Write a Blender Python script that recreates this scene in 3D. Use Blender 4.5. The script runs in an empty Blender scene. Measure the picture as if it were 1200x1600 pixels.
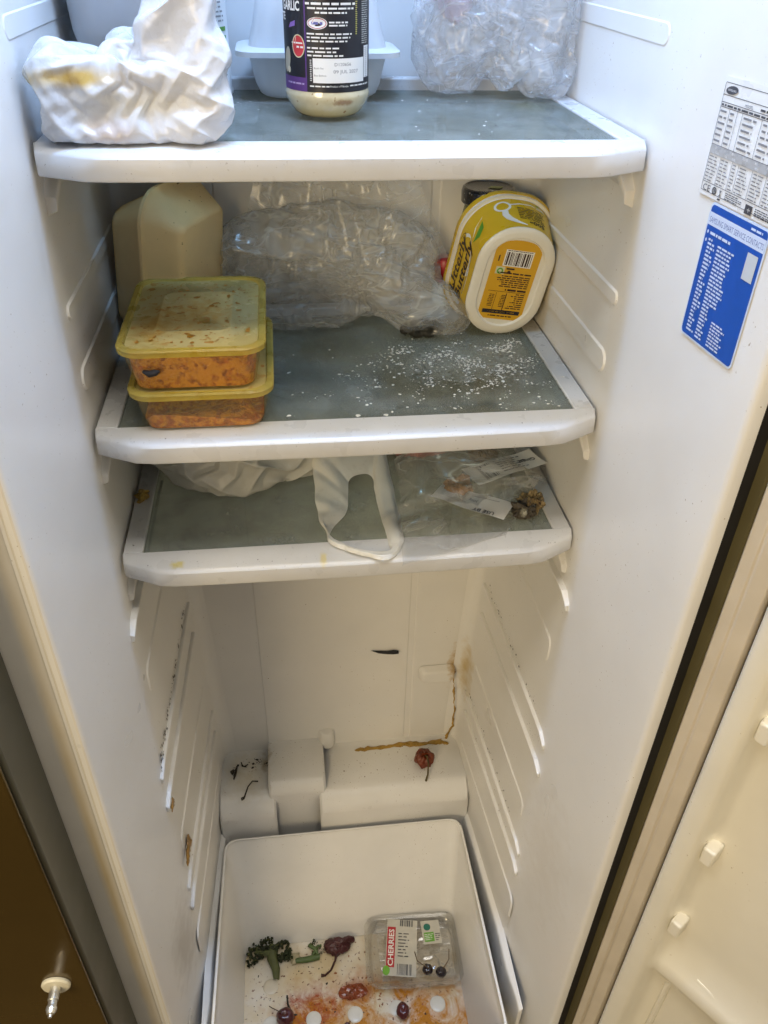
import bpy, math, random
import numpy as np
from mathutils import Vector, Matrix

R = math.radians
sc = bpy.context.scene
COL = sc.collection

# ------------------------------------------------------------------ camera
def cam_axes(p, y, r):
    cy, sy, cp, sp, cr, sr = math.cos(y), math.sin(y), math.cos(p), math.sin(p), math.cos(r), math.sin(r)
    f = Vector((sy*cp, cy*cp, sp)); rt = Vector((cy, -sy, 0)); up = rt.cross(f)
    return cr*rt + sr*up, -sr*rt + cr*up, f
cd = bpy.data.cameras.new('camera'); cam = bpy.data.objects.new('camera', cd); COL.objects.link(cam)
rt, up, fw = cam_axes(-0.6297, 0.1341, 0.0245)
cam.matrix_world = Matrix(((rt.x, up.x, -fw.x, -0.0543), (rt.y, up.y, -fw.y, -0.5839), (rt.z, up.z, -fw.z, 0.1277), (0, 0, 0, 1)))
cd.sensor_fit = 'VERTICAL'; cd.sensor_height = 36; cd.lens = 1259.48/1600*36
cd.clip_start = 0.01; cd.clip_end = 50
sc.camera = cam

# ------------------------------------------------------------------ world: an indoor kitchen, pale above, warm brown floor below
w = bpy.data.worlds.new('World'); sc.world = w; w.use_nodes = True
nt = w.node_tree; bg = nt.nodes['Background']
tc = nt.nodes.new('ShaderNodeTexCoord'); sx = nt.nodes.new('ShaderNodeSeparateXYZ'); mr = nt.nodes.new('ShaderNodeMapRange'); cr_ = nt.nodes.new('ShaderNodeValToRGB')
nt.links.new(tc.outputs['Generated'], sx.inputs[0]); nt.links.new(sx.outputs['Z'], mr.inputs[0])
mr.inputs[1].default_value = -1; mr.inputs[2].default_value = 1
nt.links.new(mr.outputs[0], cr_.inputs[0]); nt.links.new(cr_.outputs[0], bg.inputs[0])
e = cr_.color_ramp.elements
e[0].position = .25; e[0].color = (.34, .21, .08, 1)
e[1].position = .75; e[1].color = (.80, .82, .84, 1)
m_ = cr_.color_ramp.elements.new(.5); m_.color = (.72, .60, .42, 1)
bg.inputs[1].default_value = 0.19

# ------------------------------------------------------------------ lamps
def area(name, loc, to, sx_, sy_, power, col):
    l = bpy.data.lights.new(name, 'AREA'); l.shape = 'RECTANGLE'; l.size = sx_; l.size_y = sy_; l.energy = power; l.color = col
    o = bpy.data.objects.new(name, l); COL.objects.link(o); o.location = loc
    o.rotation_euler = (Vector(to)-Vector(loc)).to_track_quat('-Z', 'Y').to_euler()
    return o
area('interior_lamp', (0.0, 0.002, 0.735), (0.0, -0.01, -1), .28, .06, 5.8, (.33, .56, 1.0))
area('front_wall_fill', (0.0, -.62, 1.75), (0.0, -.05, -.5), 2.6, .5, 29, (1.0, .94, .84))  # added fill that brightens the front side walls, no such lamp is seen
area('room_lamp', (-1.0, -1.75, .25), (.1, 0, -.6), .7, .7, 15, (1.0, .78, .46))

vs = sc.view_settings; vs.view_transform = 'Standard'; vs.look = 'None'; vs.exposure = 0.62; vs.gamma = 1
sc.cycles.transparent_max_bounces = 24; sc.cycles.max_bounces = 5; sc.cycles.use_adaptive_sampling = True; sc.cycles.adaptive_threshold = .05; sc.cycles.diffuse_bounces = 3; sc.cycles.glossy_bounces = 3; sc.cycles.transmission_bounces = 8
sc.cycles.caustics_reflective = False; sc.cycles.caustics_refractive = False

# ------------------------------------------------------------------ helpers: noise
def _hash(ix, iy, iz, seed):
    with np.errstate(over='ignore'):
        h = (ix.astype(np.uint32)*np.uint32(374761393)) ^ (iy.astype(np.uint32)*np.uint32(668265263)) ^ (iz.astype(np.uint32)*np.uint32(2147483647)) ^ np.uint32((seed*1274126177) & 0xffffffff)
        h = (h ^ (h >> np.uint32(13)))*np.uint32(1274126177); h = (h ^ (h >> np.uint32(16)))*np.uint32(2246822519); h ^= h >> np.uint32(13)
    return h.astype(np.float64)/4294967295.0
def vnoise(p, seed=0):
    i = np.floor(p).astype(np.int64); f = p-i; f = f*f*(3-2*f); out = 0
    for a in (0, 1):
        for b in (0, 1):
            for c in (0, 1):
                wgt = (f[:, 0] if a else 1-f[:, 0])*(f[:, 1] if b else 1-f[:, 1])*(f[:, 2] if c else 1-f[:, 2])
                out = out+wgt*_hash(i[:, 0]+a, i[:, 1]+b, i[:, 2]+c, seed)
    return out
def tri(x): return 2*np.abs(x-np.floor(x+.5))
def creases(p, freq, seed, octs=3, waves=3, gain=.55, warp=1.0):
    rs = np.random.RandomState(seed); d = np.zeros(len(p)); a = 1.0; f = freq
    for o in range(octs):
        for k in range(waves):
            n = rs.normal(size=3); n /= np.linalg.norm(n)
            ph = p@n*f+rs.rand()+warp*(vnoise(p*f*.45+rs.rand(3)*50, seed+k)-.5)*2
            msk = np.clip(vnoise(p*f*.5+rs.rand(3)*90, seed+7*k+o)*2-.6, 0, 1)
            d += a*(tri(ph)-.5)*msk
        a *= gain; f *= 2.1
    return d

def buckle(V, F, excess, iters=160, bend=.12, hold=.02, seed=0, push=.0, inner=None, floor=None, stretch=(1, 1, 1)):
    """slack film: edges longer than the surface they lie on, so the sheet wrinkles as real film does"""
    F = np.asarray(F); rs = np.random.RandomState(seed); B = V.copy(); N = normals(V, F)
    E = np.vstack([F[:, [0, 1]], F[:, [1, 2]], F[:, [2, 3]], F[:, [3, 0]], F[:, [0, 2]], F[:, [1, 3]]]); E = np.unique(np.sort(E, 1), axis=0); E = E[E[:, 0] != E[:, 1]]
    a, b = E[:, 0], E[:, 1]; n = len(V); d = V[b]-V[a]; L = np.linalg.norm(d, axis=1)
    mid = (V[a]+V[b])/2; st = 1+excess*(.45+1.1*vnoise(mid*22+seed, seed)); dirn = np.abs(d)/np.maximum(L, 1e-9)[:, None]; st = 1+(st-1)*(dirn*np.array(stretch)).sum(1)/np.maximum(dirn.sum(1), 1e-9)
    L0 = L*st; deg = np.bincount(a, minlength=n)+np.bincount(b, minlength=n)
    h = np.median(L); P = V+N*((vnoise(V/(h*5)+3, seed+1)-.5)*h*1.2+(vnoise(V/(h*11)+9, seed+2)-.5)*h*2.5)[:, None]
    vel = np.zeros_like(P)
    for it in range(iters):
        d = P[b]-P[a]; l = np.maximum(np.linalg.norm(d, axis=1), 1e-9); c = d*((l-L0)/l*.5)[:, None]; D = np.zeros_like(P); M = np.zeros_like(P); q = (P[a]+P[b])/2
        for k in range(3):
            D[:, k] = np.bincount(a, c[:, k], n)-np.bincount(b, c[:, k], n); M[:, k] = (np.bincount(a, P[b, k], n)+np.bincount(b, P[a, k], n))/deg
        step = D/deg[:, None]*3.2+(M-P)*bend+(B-P)*hold+N*push
        vel = vel*.6+step*.5; P = P+vel
        if floor is not None: P[:, 2] = np.maximum(P[:, 2], floor)
        if inner is not None and it % 8 == 7:
            s_ = inner(P); k = s_ < 0; P[k] += N[k]*(-s_[k])[:, None]
    return P
def subdiv(V, F, smooth=1):
    F = np.asarray(F); n = len(V); E = np.vstack([F[:, [0, 1]], F[:, [1, 2]], F[:, [2, 3]], F[:, [3, 0]]]); U, inv = np.unique(np.sort(E, 1), axis=0, return_inverse=True); inv = inv.ravel(); m = len(F)
    e = [n+inv[k*m:(k+1)*m] for k in range(4)]; c = n+len(U)+np.arange(m); P = np.vstack([V, V[U].mean(1), V[F].mean(1)])
    Q = np.vstack([np.stack([F[:, k], e[k], c, e[k-1]], 1) for k in range(4)])
    for _ in range(smooth):
        E = np.vstack([Q[:, [0, 1]], Q[:, [1, 2]], Q[:, [2, 3]], Q[:, [3, 0]]]); E = np.unique(np.sort(E, 1), axis=0); a, b = E.T; N = len(P); dg = np.bincount(a, minlength=N)+np.bincount(b, minlength=N); full = dg >= 3
        M = np.stack([(np.bincount(a, P[b, k], N)+np.bincount(b, P[a, k], N))/dg for k in range(3)], 1); P = np.where(full[:, None], P*.5+M*.5, P)
    return P, Q
def crumple(V, F, excess, seed, fine=.10, iters=220, hold=.003, bend=.08, floor=None, stretch=(1, 1, 1), inner=None, levels=2):
    """coarse folds first, then finer wrinkles on top of them"""
    P = buckle(V, F, excess, iters, bend, hold, seed, 0, inner, floor, stretch); P, Q = subdiv(P, F, 1)
    P = buckle(P, Q, fine, 60, bend*1.2, hold*3, seed+5, 0, None, floor, stretch); P, Q = subdiv(P, Q, 1)
    if levels > 2: P = buckle(P, Q, fine*.5, 40, bend*2, hold*6, seed+9, 0, None, floor, stretch); P, Q = subdiv(P, Q, 1)
    if floor is not None: P[:, 2] = np.maximum(P[:, 2], floor)
    return P, Q
# ------------------------------------------------------------------ helpers: materials
MATS = {}
def hexc(r, g, b): return (r, g, b, 1)
class NT:
    def __init__(s, name):
        s.m = bpy.data.materials.new(name); s.m.use_nodes = True; s.t = s.m.node_tree; s.b = s.t.nodes['Principled BSDF']; s.out = s.t.nodes['Material Output']
        s.cache = {}; s.pos = s.n('ShaderNodeNewGeometry').outputs['Position']
    def n(s, k, **kw):
        x = s.t.nodes.new(k)
        for a, v in kw.items(): setattr(x, a, v)
        return x
    def l(s, a, b): s.t.links.new(a, b)
    def noise(s, scale, detail=4, rough=.55, dist=0.0, vec=None, squash=None):
        key = (scale, detail, rough, dist)
        if vec is None and squash is None and key in s.cache: return s.cache[key]
        x = s.n('ShaderNodeTexNoise'); s.cache[key] = x.outputs['Fac']; x.inputs['Scale'].default_value = scale; x.inputs['Detail'].default_value = detail; x.inputs['Roughness'].default_value = rough; x.inputs['Distortion'].default_value = dist
        v = vec or s.pos
        if squash:
            mp = s.n('ShaderNodeMapping'); mp.inputs['Scale'].default_value = squash; s.l(v, mp.inputs[0]); v = mp.outputs[0]
        s.l(v, x.inputs['Vector']); return x.outputs['Fac']
    def rng(s, src, a, b, c=0., d=1.):
        x = s.n('ShaderNodeMapRange'); x.inputs[1].default_value = a; x.inputs[2].default_value = b; x.inputs[3].default_value = c; x.inputs[4].default_value = d
        s.l(src, x.inputs[0]); return x.outputs[0]
    def math(s, op, a, b=None):
        x = s.n('ShaderNodeMath', operation=op)
        for i, v in enumerate((a, b)):
            if v is None: continue
            if isinstance(v, (int, float)): x.inputs[i].default_value = v
            else: s.l(v, x.inputs[i])
        return x.outputs[0]
    def mix(s, fac, a, b):
        x = s.n('ShaderNodeMix', data_type='RGBA')
        if isinstance(fac, (int, float)): x.inputs[0].default_value = fac
        else: s.l(fac, x.inputs[0])
        for i, v in ((6, a), (7, b)):
            if isinstance(v, tuple): x.inputs[i].default_value = (*v[:3], 1)
            else: s.l(v, x.inputs[i])
        return x.outputs[2]
    def blob(s, c, r, soft=.45, wob=.6, nscale=40):
        mp = s.n('ShaderNodeVectorMath', operation='SUBTRACT'); s.l(s.pos, mp.inputs[0]); mp.inputs[1].default_value = c
        dv = s.n('ShaderNodeVectorMath', operation='DIVIDE'); s.l(mp.outputs[0], dv.inputs[0]); dv.inputs[1].default_value = r
        ln = s.n('ShaderNodeVectorMath', operation='LENGTH'); s.l(dv.outputs[0], ln.inputs[0])
        nz = s.math('MULTIPLY', s.math('SUBTRACT', s.noise(nscale, 3), .5), wob*2)
        return s.rng(s.math('ADD', ln.outputs['Value'], nz), 1.0, 1.0-soft)
def mat(name, col, rough=.5, var=.06, vscale=25, bump=0., bscale=300, spec=.5, stains=(), specks=None, transp=0., tint=(1, 1, 1), transl=0., metal=0., coat=0., sss=0., dust=None):
    if name in MATS: return MATS[name]
    s = NT(name); b = s.b
    nv = s.noise(vscale, 3, .6); c = s.mix(s.rng(nv, .35, .7), tuple(x*(1-var) for x in col[:3]), tuple(min(1, x*(1+var*.5)) for x in col[:3]))
    for st in stains:
        m = s.blob(*st['at'], **st.get('kw', {})); c = s.mix(s.math('MULTIPLY', m, st.get('f', .8)), c, st['col'])
    if specks:
        sp = s.rng(s.noise(specks[0], 1, .5), specks[1], specks[1]+.04); sp = s.math('MULTIPLY', sp, s.rng(nv, .45, .65)); c = s.mix(sp, c, specks[2])
    s.l(c, b.inputs['Base Color']); b.inputs['Roughness'].default_value = rough; b.inputs['Metallic'].default_value = metal
    b.inputs['Specular IOR Level'].default_value = spec; b.inputs['Coat Weight'].default_value = coat; b.inputs['Subsurface Weight'].default_value = sss
    if sss: b.inputs['Subsurface Radius'].default_value = (.01, .008, .006); b.inputs['Subsurface Scale'].default_value = .6
    s.l(s.rng(nv, .3, .7, max(.02, rough*.8), min(1, rough*1.25)), b.inputs['Roughness'])
    if bump >= .1:
        bp = s.n('ShaderNodeBump'); bp.inputs['Strength'].default_value = bump; bp.inputs['Distance'].default_value = .002
        s.l(s.noise(bscale, 2), bp.inputs['Height']); s.l(bp.outputs[0], b.inputs['Normal'])
    sh = b.outputs[0]
    if transl:
        tl = s.n('ShaderNodeBsdfTranslucent'); s.l(c, tl.inputs[0]); mx = s.n('ShaderNodeMixShader'); mx.inputs[0].default_value = transl; s.l(sh, mx.inputs[1]); s.l(tl.outputs[0], mx.inputs[2]); sh = mx.outputs[0]
    if transp:
        tp = s.n('ShaderNodeBsdfTransparent'); tp.inputs[0].default_value = (*tint, 1); mx = s.n('ShaderNodeMixShader'); mx.inputs[0].default_value = transp
        if dust: s.l(s.rng(s.noise(dust[0], 5, .65), dust[1], dust[2], transp, transp*dust[3]), mx.inputs[0])
        s.l(sh, mx.inputs[1]); s.l(tp.outputs[0], mx.inputs[2]); sh = mx.outputs[0]
    s.l(sh, s.out.inputs[0]); MATS[name] = s.m; return s.m
def film(name, haze=(.7, .72, .72), fac=.16, rough=.12, gloss=.10, wr=60, tint=(.985, .985, .985), line=.22):
    s = NT(name); s.t.nodes.remove(s.b)
    bp = s.n('ShaderNodeBump'); bp.inputs['Strength'].default_value = .5; bp.inputs['Distance'].default_value = .0015
    s.l(s.noise(wr, 2, .55), bp.inputs['Height'])
    df = s.n('ShaderNodeBsdfDiffuse'); df.inputs[0].default_value = (*haze, 1); s.l(bp.outputs[0], df.inputs['Normal'])
    tl = s.n('ShaderNodeBsdfTranslucent'); tl.inputs[0].default_value = (*haze, 1)
    hz = s.n('ShaderNodeMixShader'); hz.inputs[0].default_value = .5; s.l(df.outputs[0], hz.inputs[1]); s.l(tl.outputs[0], hz.inputs[2])
    gl = s.n('ShaderNodeBsdfGlossy'); gl.inputs['Roughness'].default_value = rough; s.l(bp.outputs[0], gl.inputs['Normal'])
    tp = s.n('ShaderNodeBsdfTransparent'); tp.inputs[0].default_value = (*tint, 1)
    fr = s.n('ShaderNodeFresnel'); fr.inputs[0].default_value = 1.4; s.l(bp.outputs[0], fr.inputs['Normal'])
    ridge = s.rng(s.math('ABSOLUTE', s.math('SUBTRACT', s.noise(wr*.5, 2, .5, 1.0, squash=(.45, 1, 1.1)), .5)), 0, .03, line*.75, 0)
    m1 = s.n('ShaderNodeMixShader'); s.l(s.math('ADD', s.rng(s.noise(wr*.4, 2, .6), .3, .72, fac*.35, fac*1.7), ridge), m1.inputs[0]); s.l(tp.outputs[0], m1.inputs[1]); s.l(hz.outputs[0], m1.inputs[2])
    m2 = s.n('ShaderNodeMixShader'); s.l(s.rng(fr.outputs[0], 0, .6, gloss*.3, gloss*3.2), m2.inputs[0]); s.l(m1.outputs[0], m2.inputs[1]); s.l(gl.outputs[0], m2.inputs[2])
    s.l(m2.outputs[0], s.out.inputs[0]); return s.m

# ------------------------------------------------------------------ helpers: geometry
class MB:
    def __init__(s): s.v = []; s.f = []; s.mi = []
    def add(s, v, f, mi=0):
        o = len(s.v); s.v += [tuple(float(c) for c in x) for x in v]; s.f += [tuple(int(i)+o for i in x) for x in f]; s.mi += [mi]*len(f); return s
    def box(s, x0, x1, y0, y1, z0, z1, mi=0):
        v = [(x, y, z) for z in (z0, z1) for y in (y0, y1) for x in (x0, x1)]
        return s.add(v, [(0, 2, 3, 1), (4, 5, 7, 6), (0, 1, 5, 4), (2, 6, 7, 3), (0, 4, 6, 2), (1, 3, 7, 5)], mi)
    def loft(s, rings, cap0=True, cap1=True, closed=True, mi=0):
        n = len(rings[0]); v = [p for r in rings for p in r]; f = []
        for i in range(len(rings)-1):
            for j in range(n if closed else n-1):
                k = (j+1) % n; f.append((i*n+j, i*n+k, (i+1)*n+k, (i+1)*n+j))
        if cap0: f.append(tuple(range(n-1, -1, -1)))
        if cap1: f.append(tuple((len(rings)-1)*n+j for j in range(n)))
        return s.add(v, f, mi)
    def lathe(s, c, prof, n=40, mi=0, cap0=True, cap1=True):
        return s.loft([[(c[0]+r*math.cos(2*math.pi*j/n), c[1]+r*math.sin(2*math.pi*j/n), c[2]+z) for j in range(n)] for r, z in prof], cap0, cap1, True, mi)
    def tube(s, pts, rad, n=8, mi=0):
        pts = [Vector(p) for p in pts]; rings = []
        if isinstance(rad, (int, float)): rad = [rad]*len(pts)
        for i, p in enumerate(pts):
            t = (pts[min(i+1, len(pts)-1)]-pts[max(i-1, 0)]).normalized()
            a = t.orthogonal() if i == 0 else (pa-t*pa.dot(t)); a.normalize(); pa = a; b = t.cross(a)
            rings.append([tuple(p+(a*math.cos(2*math.pi*k/n)+b*math.sin(2*math.pi*k/n))*rad[i]) for k in range(n)])
        return s.loft(rings, True, True, True, mi)
    def grid(s, P, mi=0):   # P[i][j] points
        n, m = len(P), len(P[0]); v = [p for r in P for p in r]
        return s.add(v, [(i*m+j, i*m+j+1, (i+1)*m+j+1, (i+1)*m+j) for i in range(n-1) for j in range(m-1)], mi)
def root(name, loc, label, cat, group=None):
    o = bpy.data.objects.new(name, None); COL.objects.link(o); o.location = loc; o.empty_display_size = .02
    return tag(o, label, cat, group)
def tag(o, label, cat=None, group=None, kind=None):
    if label: o['label'] = label
    if cat: o['category'] = cat
    if group: o['group'] = group
    if kind: o['kind'] = kind
    return o
def base_of(o):
    p = Vector((0, 0, 0))
    while o: p += o.location; o = o.parent
    return p
def obj(name, mb, mt, parent=None, bevel=0, seg=2, smooth=40, loc=None, subsurf=0):
    """mb holds world coordinates; the object is placed under parent (or at loc)"""
    me = bpy.data.meshes.new(name)
    off = base_of(parent) if parent else Vector(loc or (0, 0, 0))
    me.from_pydata([(x-off.x, y-off.y, z-off.z) for x, y, z in mb.v], [], mb.f)
    for m in (mt if isinstance(mt, (list, tuple)) else [mt]): me.materials.append(m)
    if any(mb.mi): me.polygons.foreach_set('material_index', mb.mi)
    if smooth:
        me.polygons.foreach_set('use_smooth', [True]*len(me.polygons))
        if smooth < 180: me.set_sharp_from_angle(angle=R(smooth))
    me.update(); o = bpy.data.objects.new(name, me); COL.objects.link(o)
    if parent: o.parent = parent
    else: o.location = off
    if bevel:
        b = o.modifiers.new('bevel', 'BEVEL'); b.width = bevel; b.segments = seg; b.limit_method = 'ANGLE'; b.angle_limit = R(35)
        if hasattr(b, 'harden_normals'): b.harden_normals = False
    if subsurf:
        m = o.modifiers.new('sub', 'SUBSURF'); m.levels = subsurf; m.render_levels = subsurf
    return o
def rrect(hx, hy, r, n=6):
    r = min(r, hx-1e-5, hy-1e-5); P = []
    for cx, cy, a0 in ((hx-r, hy-r, 0), (-hx+r, hy-r, 90), (-hx+r, -hy+r, 180), (hx-r, -hy+r, 270)):
        for k in range(n+1):
            a = R(a0+90*k/n); P.append((cx+r*math.cos(a), cy+r*math.sin(a)))
    return P
def rring(c, z, hx, hy, r, n=6, rot=0, f=None):
    cs, sn = math.cos(rot), math.sin(rot)
    return [(c[0]+x*cs-y*sn, c[1]+x*sn+y*cs, z) for x, y in rrect(hx, hy, r, n)]
def lerp(a, b, t): return a+(b-a)*t
def smin(a, b, k):
    h = np.clip(.5+.5*(b-a)/k, 0, 1); return b*(1-h)+a*h-k*h*(1-h)
def sd_box(p, c, h, r):
    q = np.abs(p-np.array(c))-np.array(h)+r
    return np.linalg.norm(np.maximum(q, 0), axis=1)+np.minimum(q.max(1), 0)-r
def sd_ell(p, c, h):
    q = (p-np.array(c))/np.array(h); return (np.linalg.norm(q, axis=1)-1)*min(h)
def sd_cap(p, a, b, ra, rb):
    a = np.array(a); b = np.array(b); t = np.clip(((p-a)@(b-a))/((b-a)@(b-a)), 0, 1)
    return np.linalg.norm(p-a-t[:, None]*(b-a), axis=1)-(ra+(rb-ra)*t)
def normals(V, F):
    N = np.zeros_like(V); F = np.array(F); n = np.cross(V[F[:, 2]]-V[F[:, 0]], V[F[:, 3]]-V[F[:, 1]])
    for k in range(4): np.add.at(N, F[:, k], n)
    return N/np.maximum(np.linalg.norm(N, axis=1), 1e-12)[:, None]
_CS = {}
def cubesphere(n):
    if n in _CS: return _CS[n]
    V = []; F = []
    g = np.tan(np.linspace(-1, 1, n+1)*math.pi/4)
    for ax in range(3):
        for sg in (-1, 1):
            o = len(V)
            for i in range(n+1):
                for j in range(n+1):
                    q = [0, 0, 0]; q[ax] = sg; q[(ax+1) % 3] = g[i]; q[(ax+2) % 3] = g[j]; V.append(q)
            for i in range(n):
                for j in range(n):
                    a = o+i*(n+1)+j; f = (a, a+n+1, a+n+2, a+1); F.append(f if sg > 0 else f[::-1])
    V = np.array(V); V /= np.linalg.norm(V, axis=1)[:, None]
    _, idx, inv = np.unique(np.round(V, 5), axis=0, return_index=True, return_inverse=True); inv = inv.ravel()
    _CS[n] = (V[idx], inv[np.array(F)]); return _CS[n]
def blob(center, sdf, n=40, rmax=.4, disp=None, slack=None):
    """closed surface of an implicit shape seen from its centre, then creased along its normals"""
    D, F = cubesphere(n); c = np.array(center)
    if slack: D = D@np.array(Matrix.Rotation(.6, 3, 'X')@Matrix.Rotation(.5, 3, 'Y')@Matrix.Rotation(.9, 3, 'Z'))
    lo = np.zeros(len(D)); hi = np.full(len(D), rmax)
    for _ in range(26):
        mid = (lo+hi)/2; ins = sdf(c+D*mid[:, None]) < 0
        lo = np.where(ins, mid, lo); hi = np.where(ins, hi, mid)
    V = c+D*lo[:, None]
    if disp:
        N = normals(V, F); V = V+N*disp(V)[:, None]
    if slack: V, F = crumple(V, F, **slack)
    return V, F
def mb_of(V, F): m = MB(); m.add(V, F); return m

# flat print on a surface: everything mapped through f(u, v, lift)
_TX = {}
def text_mesh(s, bold=0.0):
    k = (s, bold)
    if k in _TX: return _TX[k]
    cu = bpy.data.curves.new('t', 'FONT'); cu.body = s; cu.size = 1; cu.align_x = 'LEFT'; cu.resolution_u = 2; cu.offset = bold
    o = bpy.data.objects.new('t', cu); COL.objects.link(o); bpy.context.view_layer.update()
    me = o.evaluated_get(bpy.context.evaluated_depsgraph_get()).to_mesh()
    V = np.array([v.co[:2] for v in me.vertices]) if len(me.vertices) else np.zeros((0, 2)); F = [tuple(p.vertices) for p in me.polygons]
    o.to_mesh_clear(); bpy.data.objects.remove(o); bpy.data.curves.remove(cu)
    _TX[k] = (V, F); return _TX[k]
class Print:
    def __init__(s, f, seed=0): s.f = f; s.m = MB(); s.mats = []; s.rs = random.Random(seed); s.k = 0
    def mi(s, col):
        n = 'ink_%02x%02x%02x' % tuple(int(max(0, min(1, c))*255) for c in col)
        m = mat(n, col, .45, .03)
        if m not in s.mats: s.mats.append(m)
        return s.mats.index(m)
    def h(s): s.k += 1; return .00012+.00003*min(s.k, 12)
    def rect(s, u0, v0, u1, v1, col, seg=1, lift=None):
        h = lift or s.h(); P = [[s.f(lerp(u0, u1, i/seg), v, h) for v in (v0, v1)] for i in range(seg+1)]; s.m.grid(P, s.mi(col)); return s
    def poly(s, pts, col, lift=None):
        h = lift or s.h(); s.m.add([s.f(u, v, h) for u, v in pts], [tuple(range(len(pts)))], s.mi(col)); return s
    def ell(s, u, v, a, b, col, n=24, rot=0):
        return s.poly([(u+a*math.cos(t)*math.cos(rot)-b*math.sin(t)*math.sin(rot), v+a*math.cos(t)*math.sin(rot)+b*math.sin(t)*math.cos(rot)) for t in [2*math.pi*k/n for k in range(n)]], col)
    def text(s, t, u, v, size, col, rot=0, fitw=None, bold=0., align='l', shear=0):
        V, F = text_mesh(t, bold)
        if not len(V): return s
        V = V.copy(); wd = V[:, 0].max()-V[:, 0].min(); V[:, 0] -= V[:, 0].min(); sx_ = size if not fitw else fitw/wd; X = V[:, 0]*sx_+V[:, 1]*size*shear; Y = V[:, 1]*size
        if align == 'r': X = X-wd*sx_
        if align == 'c': X = X-wd*sx_/2
        c, sn = math.cos(rot), math.sin(rot); h = s.h()
        s.m.add([s.f(u+x*c-y*sn, v+x*sn+y*c, h) for x, y in zip(X, Y)], F, s.mi(col)); return s
    def lines(s, u0, u1, v0, v1, n, col, fill=.5, rot=0, ragged=.3):
        """rows of print too small to read"""
        h = s.h(); dv = (v1-v0)/n; t = abs(dv)*fill
        for i in range(n):
            vc = v0+dv*(i+.5); u = u0; end = u1-(u1-u0)*ragged*s.rs.random()
            while u < end:
                L = min(abs(dv)*s.rs.uniform(.9, 3.2), end-u); s.m.add([s.f(u, vc-t/2, h), s.f(u+L, vc-t/2, h), s.f(u+L, vc+t/2, h), s.f(u, vc+t/2, h)], [(0, 1, 2, 3)], s.mi(col)); u += L+abs(dv)*.45
        return s
    def bars(s, u0, u1, v0, v1, n, col):
        h = s.h(); u = u0; W = (u1-u0)/n
        while u < u1:
            a = W*s.rs.choice((.5, .5, 1, 1.5)); b = min(u+a, u1); s.m.add([s.f(u, v0, h), s.f(b, v0, h), s.f(b, v1, h), s.f(u, v1, h)], [(0, 1, 2, 3)], s.mi(col)); u = b+W*s.rs.choice((.5, .5, 1))
        return s
    def build(s, parent, name='print'): return obj(name, s.m, s.mats, parent, smooth=0)
def specks(name, pts, nrm, size, mt, parent=None, seed=0, flat=.35, label=None, cat=None):
    rs = random.Random(seed); m = MB()
    for i, p in enumerate(pts):
        n = Vector(nrm if not isinstance(nrm, list) else nrm[i]).normalized(); a = n.orthogonal().normalized(); b = n.cross(a); r = size[0]+(size[1]-size[0])*rs.random()**5
        k = rs.choice((5, 6, 7)); ph = rs.random()*6.3; el = rs.uniform(.4, 1); ring = []
        for j in range(k):
            t = 2*math.pi*j/k; q = rs.uniform(.6, 1.15)*r; x, y = q*math.cos(t), q*el*math.sin(t)
            x, y = x*math.cos(ph)-y*math.sin(ph), x*math.sin(ph)+y*math.cos(ph); ring.append(Vector(p)+a*x+b*y)
        top = Vector(p)+n*r*flat*rs.uniform(.6, 1.4)
        m.add([tuple(v+n*.0002) for v in ring]+[tuple(top)], [(j, (j+1) % k, k) for j in range(k)])
    o = obj(name, m, mt, parent, smooth=0, loc=None if parent else pts[0]); o['kind'] = 'stuff'
    if label: o['label'] = label
    if cat: o['category'] = cat
    return o

# ------------------------------------------------------------------ materials
WHITE = (.80, .79, .765)
liner_m = mat('liner_plastic', WHITE, .34, .035, 9, .05, 500, specks=(420, .74, (.30, .22, .12)),
    stains=[dict(at=((-.226, -.05, -.93), (.03, .055, .10)), kw=dict(soft=.8, wob=.7, nscale=60), col=(.50, .46, .42), f=.55),
            dict(at=((.226, -.06, -.80), (.03, .07, .14)), kw=dict(soft=.9, wob=.6, nscale=60), col=(.60, .55, .48), f=.4),
            dict(at=((.2, .28, -.83), (.012, .03, .07)), kw=dict(soft=.9, wob=.8, nscale=60), col=(.55, .40, .14), f=.8)])
back_m = mat('back_plastic', WHITE, .36, .04, 7, .05, 500, specks=(380, .75, (.30, .22, .12)),
    stains=[dict(at=((.183, .298, -.835), (.012, .03, .05)), kw=dict(soft=.8, wob=.8, nscale=120), col=(.48, .30, .08), f=.8),
            dict(at=((.189, .298, -.95), (.004, .03, .10)), kw=dict(soft=.9, wob=.5, nscale=120), col=(.60, .45, .16), f=.7)])
step_m = mat('step_plastic', WHITE, .34, .04, 12, .05, 500, specks=(420, .70, (.25, .16, .08)),
    stains=[dict(at=((-.155, .25, -1.0), (.045, .06, .03)), kw=dict(soft=.9, wob=.5, nscale=90), col=(.56, .48, .30), f=.6),
            dict(at=((-.128, .272, -1.0), (.012, .02, .04)), kw=dict(soft=.9, wob=.6, nscale=90), col=(.30, .20, .05), f=.85)])
trim_m = mat('trim_plastic', (.58, .58, .58), .30, .04, 30, .05, 400, specks=(520, .725, (.20, .17, .14)),
    stains=[dict(at=((-.168, .018, -.3628), (.008, .006, .01)), kw=dict(soft=.6, wob=.7, nscale=200), col=(.55, .47, .15), f=.8),
            dict(at=((-.031, .014, -.3628), (.004, .012, .012)), kw=dict(soft=.6, wob=.5, nscale=200), col=(.62, .52, .20), f=.7)])
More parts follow.
